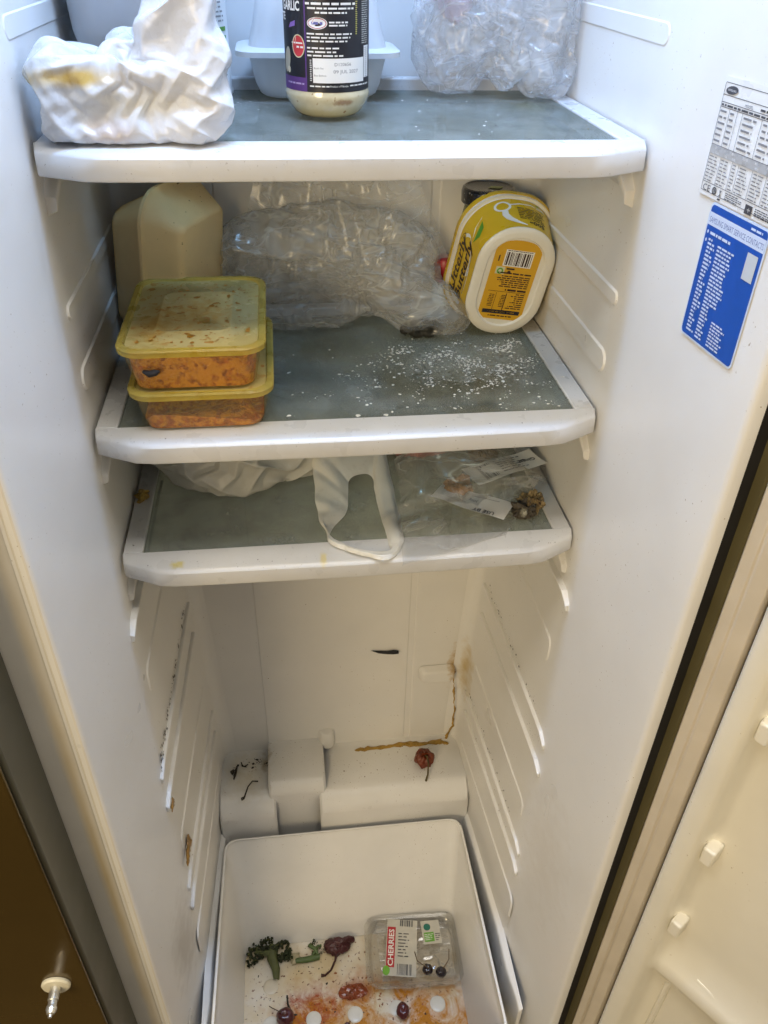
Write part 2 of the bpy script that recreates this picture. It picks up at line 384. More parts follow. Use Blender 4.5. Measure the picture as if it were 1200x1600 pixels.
glass_m = mat('shelf_glass', (.31, .335, .315), .14, .16, 14, 0, 300, .5, transp=.64, tint=(.80, .86, .83), dust=(26, .45, .75, .55), specks=(900, .66, (.62, .62, .58)),
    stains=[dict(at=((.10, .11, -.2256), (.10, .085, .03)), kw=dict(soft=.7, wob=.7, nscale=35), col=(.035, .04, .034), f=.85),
            dict(at=((.12, .145, -.2256), (.075, .045, .03)), kw=dict(soft=.5, wob=1.9, nscale=330), col=(.60, .60, .56), f=.75),
            dict(at=((.03, .07, -.2256), (.06, .012, .03)), kw=dict(soft=.9, wob=1.3, nscale=110), col=(.50, .50, .47), f=.3),
            dict(at=((-.06, .20, 0), (.05, .02, .02)), kw=dict(soft=.9, wob=1.3, nscale=110), col=(.60, .60, .57), f=.45),
            dict(at=((.17, .19, 0), (.03, .03, .02)), kw=dict(soft=.9, wob=.9, nscale=60), col=(.34, .30, .12), f=.6)])
speck_dark = mat('speck_dark', (.035, .025, .018), .7, .3, 300)
speck_brown = mat('speck_brown', (.20, .11, .035), .6, .3, 300)
crumb_m = mat('crumb_white', (.78, .77, .72), .7, .1, 300)
brown_m = mat('dried_sauce', (.33, .17, .03), .35, .35, 120, .5, 300)

# ------------------------------------------------------------------ refrigerator
fridge = root('refrigerator', (0, .1, -1.5), 'open side-by-side refrigerator with dirty white interior and both doors', 'refrigerator')
YB = .298
XL, YL = .2375, -.132       # left opening edge
XR, YR = .2385, -.157       # right opening edge
ZT, ZF = .78, -1.46
def wx(y, z):               # half width of the compartment
    t = min(1, max(0, (-.42-z)/.55))
    front = .2235-.006*t; rear = .2218-.024*t
    return lerp(front, rear, min(1, max(0, y/YB)))
def wall_side(sg):
    yo, xo = (YL, XL) if sg < 0 else (YR, XR)
    zs = [ZT, .3, .1, -.1, -.3, -.42, -.52, -.62, -.72, -.82, -.92, -.97, -1.05, -1.2, ZF]
    P = []
    for z in zs:
        row = []
        # rolled front lip, flare, kink, inner wall, fillet to the back
        row += [(sg*(xo+.0115), yo-.0012, z), (sg*(xo+.0045), yo-.0022, z), (sg*(xo+.0015), yo-.001, z), (sg*xo, yo+.003, z)]
        k = wx(0, z)
        for q in (.25, .5, .75, .93): row.append((sg*lerp(xo, k+.0006, q), lerp(yo, -.004, q), z))
        row += [(sg*(k+.0002), -.001, z), (sg*(k-.0001), .004, z)]
        for y in (.03, .08, .14, .2, .26): row.append((sg*wx(y, z), y, z))
        xe = wx(YB, z); r = .020
        for a in range(0, 91, 15): row.append((sg*(xe-r+r*math.cos(R(a))), YB-r+r*math.sin(R(a)), z))
        P.append(row if sg > 0 else row)
    m = MB(); m.grid(P); return m
sideL = obj('side_wall', wall_side(-1), liner_m, fridge, smooth=60); sideL['label'] = 'left inner wall with moulded ledges and black mould specks'
sideR = obj('side_wall', wall_side(1), liner_m, fridge, smooth=60); sideR['label'] = 'right inner wall carrying the two stickers'
m = MB(); P = []
for z in (ZT, .1, -.1, -.3, -.42, -.52, -.62, -.72, -.82, -.92, -.97, -1.05, -1.2, ZF):
    xe = wx(YB, z)-.020; row = [(x, y, z) for x, y in ((-xe, YB), (-.1225, YB), (-.1205, YB-.0012), (.1065, YB-.0012), (.1085, YB), (.1165, YB), (.1185, YB-.0012), (xe-.004, YB-.0012), (xe, YB))]
    P.append(row)
m.grid(P); back = obj('back_wall', m, back_m, fridge, smooth=25)
m = MB(); m.box(-.24, .245, YR, YB, ZT, ZT+.02); obj('ceiling_panel', m, liner_m, fridge)
m = MB(); m.box(-.24, .245, YR+.004, YB, ZF-.02, ZF); obj('floor_panel', m, liner_m, fridge)
m = MB(); m.box(-.135, .135, -.04, .05, ZT-.035, ZT-.002); obj('lamp_cover', m, mat('lamp_cover', (.8, .8, .8), .3), fridge, bevel=.006)

# shelf ledges and shallow ribs moulded into the walls
def ledge(sg, z, y0, y1, p=.010, h=.011, parent=None, ramp=.020, mt=None):
    m = MB(); n = 10; rings = []
    for i in range(n+1):
        y = lerp(y1, y0+ramp*.55, i/n); x = wx(y, z)+.0015
        rings.append([(sg*x, y, z), (sg*(x-p), y, z-.0004), (sg*(x-p-.0006), y, z-.002), (sg*(x-p*.9), y, z-h*.5), (sg*x, y, z-h)])
    y = y0; x = wx(y, z)+.0015     # ramp running down and forward
    rings.append([(sg*(x), y+.002, z-h*.70), (sg*(x-p*.8), y, z-h*.72), (sg*(x-p*.85), y-.0005, z-h*.85), (sg*(x-p*.75), y, z-h*1.25), (sg*x, y+.001, z-h*1.45)])
    if sg < 0: rings = [r[::-1] for r in rings]
    m.loft(rings); return obj('ledge', m, mt or liner_m, parent, bevel=.0012, seg=2)
def rib(sg, z0, z1, y0, y1, p=.0022, parent=None):
    m = MB(); zc = (z0+z1)/2; hz = abs(z1-z0)/2; ys = (y0, y1); rr = min(.012, hz*.95)
    ring0 = []; ring1 = []
    for dy, dz in rrect((y1-y0)/2, hz, rr, 5):
        y = (y0+y1)/2+dy; ring0.append((sg*(wx(y, zc)+.0008), y, zc+dz))
    for dy, dz in rrect((y1-y0)/2-.0025, hz-.0025, max(.001, rr-.002), 5):
        y = (y0+y1)/2+dy; ring1.append((sg*(wx(y, zc)-p), y, zc+dz))
    m.loft([ring0, ring1] if sg < 0 else [ring0, ring1], False, True); return obj('rib', m, liner_m, parent, smooth=25)
for sg, wall in ((-1, sideL), (1, sideR)):
    ledge(sg, -.0235, .046, .27, .0120, .019, wall, ramp=.03)
    for z in (-.258, -.398): ledge(sg, z, .034, .27, .0090, .016, wall, ramp=.03)
    ledge(sg, -.432, .008, .27, .0075, .014, wall, ramp=.026)
    rib(sg, .078, .060, .038, .262, .0007, wall)
    for z0, z1 in ((-.116, -.131), (-.170, -.194)): rib(sg, z0, z1, .038, .262, .0016, wall)
    rib(sg, -.515, -.555, .03, .262, .0014, wall)
    rib(sg, -.79, -.83, .01, .262, .0014, wall)
    ledge(sg, -.640, -.008, .275, .0052, .014, wall, ramp=.026); ledge(sg, -.688, -.012, .265, .0056, .014, wall, ramp=.026)
    ledge(sg, -.868, -.008, .275, .0052, .014, wall, ramp=.026); ledge(sg, -.905, -.014, .265, .0056, .014, wall, ramp=.026)
    rib(sg, -.975, -1.03, -.02, .262, .0014, wall)
    # long runner beside the drawer
    m = MB(); rg = []
    for y in (.285, .2, .1, 0, -.06, -.10, -.118):
        x = wx(y, -1.1); d = .009 if y > -.07 else .004; rg.append([(sg*(x+.002), y, -1.078), (sg*(x-d*.8), y, -1.083), (sg*(x-d), y, -1.090), (sg*(x-d), y, -1.150), (sg*(x+.002), y, -1.16)])
    m.loft([r if sg > 0 else r[::-1] for r in rg]); obj('drawer_runner', m, liner_m, wall, bevel=.0015)

# moulded step over the compressor
def step_block(x0, x1, zt, yf, zb=-1.25, r=.028):
    m = MB(); prof = [(YB+.004, zt+.004), (YB-.012, zt)]
    for a in range(0, 91, 11): prof.append((yf+r-r*math.sin(R(a)), zt-r+r*math.cos(R(a))))
    prof += [(yf-.006, zb)]
    n = 8
    rg = [[(lerp(x0, x1, t), y+(0.004 if t in (0, 1) else 0), z-(0.004 if t in (0, 1) else 0)) for y, z in prof] for t in (0, .015 if x1-x0 > .15 else .04, .5, .985 if x1-x0 > .15 else .96, 1)]
    m.loft(rg, False, False, closed=False); return m
st = obj('compressor_step', step_block(-.042, .203, -1.006, .186, r=.034), step_m, fridge, smooth=50)
obj('raised_block', step_block(-.123, -.031, -.988, .206, r=.022), step_m, st, smooth=50)
obj('side_block', step_block(-.203, -.112, -1.008, .190, r=.034), step_m, st, smooth=50)
m = MB(); m.box(-.205, .205, .222, .3, -1.40, -1.09); obj('step_core', m, step_m, fridge)
m = MB(); pr = [(.0135, -1.0), (.0135, -.972), (.011, -.966), (.004, -.964)]
m.lathe((-.024, YB-.001, 0), pr, 20); obj('drain_spout', m, back_m, back, bevel=.001)
m = MB(); m.loft([[(x, YB-.002, z) for x, z in [(.156+a, -.845+b) for a, b in rrect(.030, .0165, .010)]], [(x, YB-.014, z) for x, z in [(.157+a, -.846+b) for a, b in rrect(.026, .012, .009)]]], False, True)
obj('moulded_clip', m, back_m, back, bevel=.003, seg=3)

# mullion and closed freezer door on the left
mull_m = mat('mullion_plastic', (.74, .71, .64), .42, .05, 12, .05, 300, stains=[dict(at=((-.257, -.132, -.62), (.0075, .03, .55)), kw=dict(soft=.95, wob=.28, nscale=14), col=(.52, .38, .13), f=.62)])
m = MB(); m.box(-.31, -.2485, YL, -.06, ZF, ZT); mull = obj('mullion', m, mull_m, fridge, bevel=.002)
for x in (-.2455, -.2412):
    m = MB(); m.tube([(x, YL-.0002, ZF), (x, YL-.0002, 0), (x, YL-.0002, ZT)], .0018, 8); obj('edge_bead', m, mull_m, mull)
fz_m = mat('freezer_door_paint', (.115, .075, .020), .24, .2, 4, .02, 200, .6, metal=.55, coat=.3)
fzs_m = mat('freezer_door_edge', (.085, .083, .060), .38, .1, 8, .02, 200, .5, metal=.3)
m = MB(); m.box(-.66, -.2762, -.186, -.1326, ZF, ZT); fz = obj('freezer_door', m, fzs_m, fridge, bevel=.003); fz['label'] = 'closed dark brown freezer door with bare handle stud'
m = MB(); m.box(-.658, -.2790, -.1905, -.1862, ZF+.002, ZT-.002); obj('door_skin', m, fz_m, fz, bevel=.002)
sx0, sz0 = -.3085, -.703
stud_m = mat('stud_metal', (.80, .79, .74), .30, .05, 60, metal=.9)
m = MB()
def ylathe(m, c, prof, n=28): return m.loft([[(c[0]+r*math.cos(2*math.pi*j/n), c[1]-d, c[2]+r*math.sin(2*math.pi*j/n)) for j in range(n)] for r, d in prof])
ylathe(m, (sx0, -.190, sz0), [(.0125, 0), (.0135, .001), (.0135, .003), (.012, .0045), (.006, .005)]); obj('washer', m, mat('washer_plastic', (.74, .70, .55), .4), fz)
m = MB(); ylathe(m, (sx0, -.1945, sz0), [(.0050, 0), (.0050, .0115), (.0042, .0122), (.0042, .0165), (.0050, .0172), (.0052, .0195), (.0036, .0235), (.0020, .0242), (.0018, .0265), (.001, .027)]); obj('handle_stud', m, stud_m, fz, smooth=35)

# open refrigerator door on the right, swung about 125 degrees
A = R(35); P0 = Vector((.268, -.165, 0)); S = Vector((math.sin(A), -math.cos(A), 0)); Nn = Vector((-math.cos(A), -math.sin(A), 0))
def dpt(s_, h, z): q = P0+S*s_+Nn*h; return (q.x, q.y, z)
door_m = mat('door_liner', (.80, .765, .66), .38, .04, 10, .06, 300, specks=(300, .75, (.35, .25, .12)))
gask_m = mat('gasket_rubber', (.60, .53, .42), .5, .06, 20, .05, 200)
dark_m = mat('gasket_painted_shade', (.09, .075, .03), .5, .1, 20)  # darker gasket colour, the shade on its side painted in
black_m = mat('hinge_gap_shade', (.012, .011, .010), .6, .1, 20)  # shade of the open hinge gap, painted as black
def strip(prof, z0=ZF, z1=ZT, nz=1):  # prof of (s,h) in the door frame
    m = MB(); m.loft([[dpt(s_, h, lerp(z0, z1, i/nz)) for s_, h in prof] for i in range(nz+1)], True, True, True); return m
door = obj('door', strip([(-.012, -.004), (.0282, -.004), (.0284, -.020), (.60, -.020), (.60, -.065), (-.012, -.065)]), mat('door_skin', (.10, .09, .075), .3, metal=.4), fridge, bevel=.003); door['label'] = 'open refrigerator door with cream moulded liner and small knobs'
obj('gasket', strip([(0, -.0035), (-.0015, .004), (0, .0075), (.009, .0085), (.0105, .0072), (.012, .0085), (.024, .0075), (.0256, .004), (.0256, -.0035)]), gask_m, door, bevel=.0008)
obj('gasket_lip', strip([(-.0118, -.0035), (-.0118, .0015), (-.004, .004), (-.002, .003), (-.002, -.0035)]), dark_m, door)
# liner: dike beside the gasket, then a recessed pan
zz = [ZT, 0, -.3, -.6, -.70, -.745, -.76, -.775, -.785, -.80, -.83, -1.0, -1.2, ZF]
def pan(z):   # pan depth: a shallow moulded bin lip round z = -.77
    return -.012+.012*math.exp(-((z+.772)/.016)**2)
P = []
for z in zz:
    d = pan(z); row = [(.0285, -.002), (.0285, .008), (.0305, .0115), (.034, .0125), (.046, .012), (.0495, .010), (.0520, .005), (.0560, d*.7), (.0640, d), (.08, d-.001), (.2, d-.001), (.4, d-.001), (.58, d-.001)]
    P.append([dpt(s_, h-.001, z) for s_, h in row])
m = MB(); m.grid(P); obj('door_liner', m, door_m, door, smooth=70)
for z in (-.38, -.553, -.682, -.25, -.10):
    m = MB(); rg = []
    for h, hx, hz, dz in ((-.012, .0062, .0118, 0), (.0035, .0058, .0112, .001), (.0052, .0046, .0098, .0012)):
        rg.append([dpt(.0600+a, h, z+b+dz) for a, b in rrect(hx, hz, .0022, 3)])
    m.loft(rg); obj('knob', m, door_m, door, bevel=.0008)
m = MB(); pts = [(.085, -.79), (.078, -.785), (.074, -.80), (.074, -.86), (.074, -1.0), (.074, -1.4)]
m.tube([dpt(a, -.0125, b) for a, b in pts], .0035, 8); obj('bin_lip', m, door_m, door)
m = MB(); m.tube([dpt(a, -.0125, b) for a, b in [(.096, -.752), (.11, -.7535), (.14, -.757), (.3, -.765), (.56, -.77)]], .003, 8); obj('bin_lip', m, door_m, door)
# black sheet standing in for the shade between the cabinet and the door
m = MB(); m.add([(XR+.0112, YR, ZF), (.2606, -.1560, ZF), (.2606, -.1560, ZT), (XR+.0112, YR, ZT), (.29, -.115, ZF), (.29, -.115, ZT)], [(0, 1, 2, 3), (1, 4, 5, 2)]); obj('hinge_gap', m, black_m, fridge, smooth=0)

# stickers on the right wall, in front of the shelves
dirw = Vector((XR-.2237, YR+.002, 0)); Lw = dirw.length; dirw.normalize(); nw = Vector((dirw.y, -dirw.x, 0))
if nw.x > 0: nw = -nw
def onwall(u, v, h):      # u metres forward of the kink, v height
    q = Vector((.2237, -.002, 0))+dirw*u+nw*(h+.0006); return (q.x, q.y, v)
def at_rating(u, v, h): return onwall(.0445+(u-.016), .0561+(v-.0545)*.909, h)
def at_service(u, v, h): return onwall(.0630+(u-.0405)*.789, -.0150+(v+.0245)*1.011, h)
def sticker(name, u0, u1, v0, v1, r, col, label, f):
    m = MB(); uc, vc = (u0+u1)/2, (v0+v1)/2; pts = rrect((u1-u0)/2, (v1-v0)/2, r, 6)
    m.loft([[f(uc+a, vc+b, 0) for a, b in pts], [f(uc+a, vc+b, .0003) for a, b in pts]]); o = obj(name, m, mat(name, col, .3, .02), fridge, smooth=0); o['label'] = label; return o
INK = (.07, .07, .08)
rs_ = sticker('rating_sticker', .016, .118, -.0225, .0545, .002, (.80, .80, .79), 'white sticker printed with a table of ratings', at_rating)
p = Print(lambda u, v, h: at_rating(u, v, h+.0003), 3); a, b = .0185, .115
for v in (.0505, .0430, .0385, .0355, .0115, .0085, .0055, -.0135, -.0195): p.rect(a, v, b, v+.0004, INK)
p.rect(a, -.0195, a+.0004, .0505, INK); p.ell(a+.0085, .0467, .0065, .0026, INK, rot=.12).text('SAMSUNG', a+.0085, .0460, .0018, (.8, .8, .8), align='c', fitw=.009)
p.text('MODEL', .044, .0395, .0026, INK).lines(.060, .074, .0418, .0395, 1, INK, .6, ragged=0)
p.lines(a+.001, b-.003, .0382, .0360, 1, INK, .6, ragged=0)
for u0, u1 in ((.0195, .0285), (.0305, .0365), (.0455, .062), (.066, .078), (.082, .096), (.098, .112)):
    p.lines(u0, u1, .0350, .0125, 6, (.22, .22, .23), .34)
for u in (.0295, .038, .0435, .064, .080, .097): p.rect(u, .0119, u+.0003, .0355, INK)
p.rect(a, .0056, b, .0115, (.42, .42, .42))
for u in (.024, .034, .043, .055, .068, .08): p.rect(u, .0092, u+.0055, .0108, (.8, .8, .8)).rect(u+.001, .0062, u+.005, .0078, (.8, .8, .8))
for u0, u1 in ((.0195, .031), (.0335, .0445), (.047, .0515), (.0545, .066), (.0695, .081), (.084, .096), (.098, .112)): p.lines(u0, u1, .0050, -.0130, 8, (.22, .22, .23), .34)
for u in (.0325, .0458, .053, .068, .0825, .097): p.rect(u, -.0135, u+.0003, .0055, INK)
p.text('CE', .0205, -.0190, .0062, INK, fitw=.0085).ell(.034, -.0168, .0026, .0026, INK).ell(.034, -.0168, .0017, .0017, (.8, .8, .79)).rect(.0333, -.0178, .0347, -.0158, INK)
p.poly([(.0395, -.0148), (.0425, -.0148), (.0412, -.0168), (.0424, -.0188), (.0398, -.0188), (.0408, -.0168)], (.2, .2, .2)).rect(.0395, -.0215, .0425, -.0203, INK)
p.lines(.0465, .066, -.0142, -.0192, 4, INK, .45).rect(.070, -.0212, .0775, -.0152, INK).rect(.0735, -.0198, .0745, -.0168, (.8, .8, .8)).rect(.0725, -.0188, .0755, -.0178, (.8, .8, .8)).lines(.080, .108, -.0150, -.0205, 4, INK, .45)
p.build(rs_)
ss_ = sticker('service_sticker', .0405, .1235, -.1145, -.0245, .0045, (.62, .72, .88), 'blue sticker printed with a list of contacts', at_service)
p = Print(lambda u, v, h: at_service(u, v, h+.0003), 5); BL = (.012, .085, .42); WT = (.62, .70, .86)
p.poly([(.082+x, -.0695+y) for x, y in rrect(.0400, .0436, .0036, 6)], BL)
p.rect(.0421, -.0385, .1219, -.0305, WT).text('SAMSUNG SMART SERVICE CONTACTS', .0435, -.0367, .0052, (.10, .15, .38), fitw=.077).lines(.100, .119, -.0272, -.0295, 1, WT, .6)
p.ell(.0452, -.0427, .0011, .0011, WT).ell(.0452, -.0480, .0011, .0011, WT)
p.lines(.049, .088, -.0415, -.0440, 1, WT, .7, ragged=.3)
p.lines(.049, .0605, -.0455, -.1100, 25, WT, .52, ragged=.55); p.lines(.064, .092, -.0470, -.0860, 16, WT, .5, ragged=.4); p.lines(.064, .0785, -.0860, -.1110, 10, WT, .5, ragged=.5); p.lines(.083, .104, -.0930, -.1110, 8, WT, .5, ragged=.35)
p.rect(.1045, -.0580, .1185, -.0415, (.55, .58, .60))       # the code itself is left out
p.build(ss_)

# ------------------------------------------------------------------ shelves
def shelf(name, z, label, dy=0, k=0):
    t = root(name, (0, .15, z-.012), label, 'shelf', 'glass shelves in the refrigerator')
    W = .2205; yf = .006+dy; yb = .284; tw = .0185; gf = .0365+dy
    # front trim: profile swept along x with chamfered ends
    m = MB(); rg = []
    top = [(-W, .024), (-W+.0012, .0205), (-.186, .0035), (-.170, .0012), (-.10, .0), (0, -.0012), (.10, .0), (.170, .0012), (.186, .0035), (W-.0012, .0205), (W, .024)]
    for x, o in top:
        y0 = yf+o
        rg.append([(x, y0+.0035, z-.0195), (x, y0+.0005, z-.0185), (x, y0, z-.0165), (x, y0+.0012, z-.0042), (x, y0+.003, z-.0022), (x, y0+.0065, z-.0008) if y0+.0065 < gf else (x, gf-.002, z-.0008), (x, gf-.001, z+.0012), (x, gf+.0005, z+.0013), (x, gf+.001, z-.012)])
    m.loft(rg); obj('front_trim', m, trim_m, t, smooth=35)
    for sg in (-1, 1):
        m = MB(); x0, x1 = sorted((sg*W, sg*(W-tw))); m.box(x0, x1, gf+.0012, yb, z-.013, z+.0012); obj('side_trim', m, trim_m, t, bevel=.0012)
    m = MB(); m.box(-W+tw+.0003, W-tw-.0003, yb-.014, yb, z-.012, z+.010); obj('back_trim', m, trim_m, t, bevel=.0015)
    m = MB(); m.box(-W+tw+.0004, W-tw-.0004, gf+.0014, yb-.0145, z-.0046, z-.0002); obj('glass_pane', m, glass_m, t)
    return t
Z1, Z2, Z3 = 0., -.2256, -.3628
sh1 = shelf('glass_shelf', Z1, 'top glass shelf with white front trim under the wrapped white bag', .004)
sh2 = shelf('glass_shelf', Z2, 'middle glass shelf scattered with white crumbs beneath the yellow tub', 0)
sh3 = shelf('glass_shelf', Z3, 'lowest glass shelf holding the bag handle and mouldy food bag', 0)

# ------------------------------------------------------------------ drawer
dr = root('crisper_drawer', (.0, .05, -1.34), 'open white vegetable drawer with stained bottom', 'drawer')
dr_m = mat('drawer_plastic', (.78, .77, .74), .36, .04, 14, .05, 400, specks=(420, .73, (.25, .15, .08)))
ns = NT('drawer_floor'); b_ = ns.b
base = ns.mix(ns.rng(ns.noise(18, 4), .35, .65), (.66, .54, .34), (.78, .74, .66))
area_ = ns.math('MULTIPLY', ns.blob((0.0268, -0.0559, -1.26), (.19, .105, .05), soft=.35, wob=.45, nscale=22), 1.0)
c1 = ns.mix(ns.math('MULTIPLY', area_, ns.rng(ns.noise(26, 8, .7, .8), .34, .56)), base, (.50, .20, .025))
c2 = ns.mix(ns.math('MULTIPLY', ns.blob((-0.0742, -0.0107, -1.26), (.055, .045, .05), soft=.5, wob=.6, nscale=45), ns.rng(ns.noise(60, 6, .7, 1.), .40, .6)), c1, (.36, .07, .02))
c3 = ns.mix(ns.math('MULTIPLY', ns.blob((-0.0021, 0.0086, -1.26), (.03, .02, .05), soft=.6, wob=.5, nscale=60), .9), c2, (.30, .055, .012))
c4 = ns.mix(ns.math('MULTIPLY', ns.rng(ns.noise(170, 3, .6), .62, .68), ns.blob((-0.0213, 0.0067, -1.26), (.2, .13, .1), soft=.4, wob=.3)), c3, (.16, .05, .02))
ns.l(c4, b_.inputs['Base Color']); ns.l(ns.rng(area_, 0, 1, .4, .18), b_.inputs['Roughness'])
floor_m = ns.m
def rpoly(pts, r, n=5):
    out = []; k = len(pts)
    for i in range(k):
        p = Vector(pts[i]); a = (Vector(pts[i-1])-p).normalized(); b = (Vector(pts[(i+1) % k])-p).normalized()
        for q in range(n+1):
            t = q/n; out.append(tuple((p+a*r)*(1-t)**2+p*2*t*(1-t)+(p+b*r)*t*t))
    return out
rim0 = [(-.2025, -.152, 0), (.1870, -.152, 0), (.1835, .1700, 0), (-.1930, .1700, 0)]
flo0 = [(-.180, -.135, 0), (.168, -.135, 0), (.171, .0945, 0), (-.178, .0945, 0)]
def rz(q, r, z): return [(x, y, z) for x, y, _ in rpoly([Vector(a) for a in q], r)]
def mixq(a, b, t): return [tuple(Vector(p).lerp(Vector(q), t)) for p, q in zip(a, b)]
def grow(q, d):
    c = sum((Vector(p) for p in q), Vector())/4; return [tuple(Vector(p)+Vector((math.copysign(d, p[0]-c.x), math.copysign(d, p[1]-c.y), 0))) for p in q]
m = MB(); FZ = -1.26
rings = [rz(grow(rim0, .004), .022, -1.080), rz(grow(rim0, .0045), .022, -1.0675), rz(grow(rim0, .003), .021, -1.0640), rz(rim0, .02, -1.0640), rz(grow(rim0, -.0025), .02, -1.0675)]
for t, z in ((.10, -1.085), (.35, -1.132), (.6, -1.180), (.8, -1.221), (.9, -1.243), (.955, -1.2525), (1, -1.2585)): rings.append(rz(mixq(rim0, flo0, t), .02+.006*t, z))
m.loft(rings, False, False); obj('drawer_wall', m, dr_m, dr, smooth=50)
m = MB(); m.loft([rz(flo0, .026, -1.2585), rz(grow(flo0, -.008), .02, FZ), rz(grow(flo0, -.05), .01, FZ)], False, True); obj('drawer_floor', m, floor_m, dr, smooth=60)
bm_ = mat('drawer_bump', (.72, .67, .56), .35, .05, 80)
bump0 = None
for x, y in ((-0.1368, 0.0297), (-0.0704, -0.026), (-0.005, -0.026), (0.0614, -0.0241), (0.1268, -0.0251), (-0.1368, -0.026), (-0.1079, -0.0799), (-0.0406, -0.0799), (0.0268, -0.0799), (0.0941, -0.0799)):
    if bump0 is None:
        m = MB(); m.lathe((x, y, FZ), [(.0125, -.0005), (.0120, .0004), (.0105, .0010), (.006, .0014), (.001, .0015)], 24); bump0 = obj('bump', m, bm_, dr, smooth=60); b0 = (x, y)
    else:
        o = bump0.copy(); COL.objects.link(o); o.parent = dr; o.location = (x-b0[0], y-b0[1], 0)

# ------------------------------------------------------------------ things on the top shelf
bag_m = mat('carrier_bag_white', (.72, .72, .73), .26, .03, 60, .25, 240, .55, transl=.22,
    stains=[dict(at=((-.185, .035, .042), (.035, .05, .0075)), kw=dict(soft=.7, wob=.45, nscale=70), col=(.72, .46, .06), f=.85),
            dict(at=((-.213, .045, .040), (.010, .03, .011)), kw=dict(soft=.9, wob=.4, nscale=70), col=(.72, .56, .22), f=.7),
            dict(at=((-.165, .03, .010), (.020, .03, .012)), kw=dict(soft=.8, wob=.5, nscale=50), col=(.52, .38, .28), f=.65),
            dict(at=((-.145, .03, .026), (.045, .03, .012)), kw=dict(soft=.95, wob=.5, nscale=40), col=(.70, .62, .44), f=.5)])
def wb_sdf(p):
    d = sd_box(p, (-.155, .080, .026), (.051, .046, .025), .012)
    d = smin(d, sd_box(p, (-.136, .088, .046), (.034, .034, .014), .010), .012)
    d = smin(d, sd_box(p, (-.124, .078, .054), (.019, .030, .026), .014), .014)
    pts = [(-.132, .095, .072), (-.122, .075, .087), (-.110, .058, .078), (-.102, .050, .050), (-.1025, .044, .024), (-.112, .040, .012)]
    for a, b in zip(pts[:-1], pts[1:]): d = smin(d, sd_cap(p, a, b, .0125, .0125), .006)
    d = smin(d, sd_cap(p, (-.195, .06, .045), (-.207, .052, .040), .014, .007), .012)
    return d
V, F = blob((-.150, .078, .036), wb_sdf, 13, .2, None, dict(excess=.24, seed=5, floor=.0014, inner=lambda p: wb_sdf(p)+.010, bend=.035, hold=.002, fine=.09, levels=3)); V[:, 2] = np.maximum(V[:, 2], .0016); V[:, 0] = np.maximum(V[:, 0], -.2195)
wb = obj('carrier_bag', mb_of(V, F), bag_m, None, smooth=180, loc=(-.15, .08, .0015))
tag(wb, 'crumpled white carrier bag with yellow stain, wrapped on the top shelf', 'bag', 'white carrier bags')

gt = root('plastic_tub', (-.168, .215, .0015), 'pale grey rounded tub behind the white bag on the top shelf', 'tub')
m = MB(); cx, cy = -.164, .218
m.loft([rring((cx, cy), z, hx, hx*.98, r) for z, hx, r in ((.002, .030, .016), (.006, .036, .018), (.0405, .044, .02), (.0475, .0455, .02), (.055, .0475, .022), (.13, .0505, .022))]); obj('body', m, mat('grey_tub', (.50, .51, .53), .35, .03), gt, bevel=.002)
m = MB(); m.loft([rring((cx, cy), z, h, h*.98, .023) for z, h in ((.1305, .0525), (.138, .0525), (.140, .050))]); obj('lid', m, mat('dark_lid', (.05, .05, .055), .4), gt, bevel=.001)

CX, CY, CR = -.128, .236, .0385
can = root('food_can', (CX, CY, .0015), 'tall dark green and white printed can beside the white bag', 'can')
m = MB(); m.lathe((CX, CY, .0012), [(CR-.002, 0), (CR, .002), (CR, .0045), (CR-.001, .006), (CR-.001, .150), (CR, .152), (CR, .155), (CR-.003, .156)], 56); obj('body', m, [mat('can_white', (.74, .75, .75), .3, .03)], can, smooth=35)
def oncan(u, v, h):
    t = -math.pi/2+u/CR; r = CR-.0008+h; return (CX+r*math.cos(t), CY+r*math.sin(t), v)
p = Print(oncan, 8); GR = (.012, .05, .035)
p.rect(-.075, .030, .0290, .148, GR, 30).rect(-.075, .010, .0290, .030, (.30, .02, .015), 30).ell(.0265, .058, .007, .010, (.45, .03, .015)).ell(.0255, .071, .004, .003, (.10, .22, .03)).text('MA', -.040, .077, .013, (.75, .75, .7), fitw=.020, bold=.02)
for i, v in enumerate((.052, .0455, .039, .0325)): p.rect(.0310, v, .0480, v+.0032, (.10, .30, .04), 8)
p.lines(.032, .046, .078, .058, 6, (.25, .25, .25), .4).lines(.032, .046, .029, .006, 8, (.3, .3, .3), .4)
p.build(can)

cl = root('clamshell_box', (-.012, .245, .0015), 'translucent white clamshell takeaway box behind the garlic jar', 'box')
foam_w = mat('clamshell_plastic', (.74, .75, .76), .38, .03, 20, .05, 200, transl=.25)
cc = (-.0135, .243)
m = MB(); m.loft([rring(cc, z, hx, hx*.62, r) for z, hx, r in ((.0016, .048, .02), (.004, .052, .022), (.012, .0555, .022), (.0345, .0605, .022))], True, False); obj('tray', m, foam_w, cl, smooth=50)
m = MB(); m.loft([rring(cc, z, hx, hy, r) for z, hx, hy, r in ((.0345, .0605, .0375, .022), (.0345, .0715, .0455, .02), (.0385, .0715, .0455, .02), (.0395, .0690, .0435, .02), (.041, .060, .037, .02), (.060, .055, .034, .02), (.100, .046, .029, .02), (.112, .041, .025, .02), (.114, .034, .02, .016))], False, True); obj('lid', m, foam_w, cl, smooth=45)

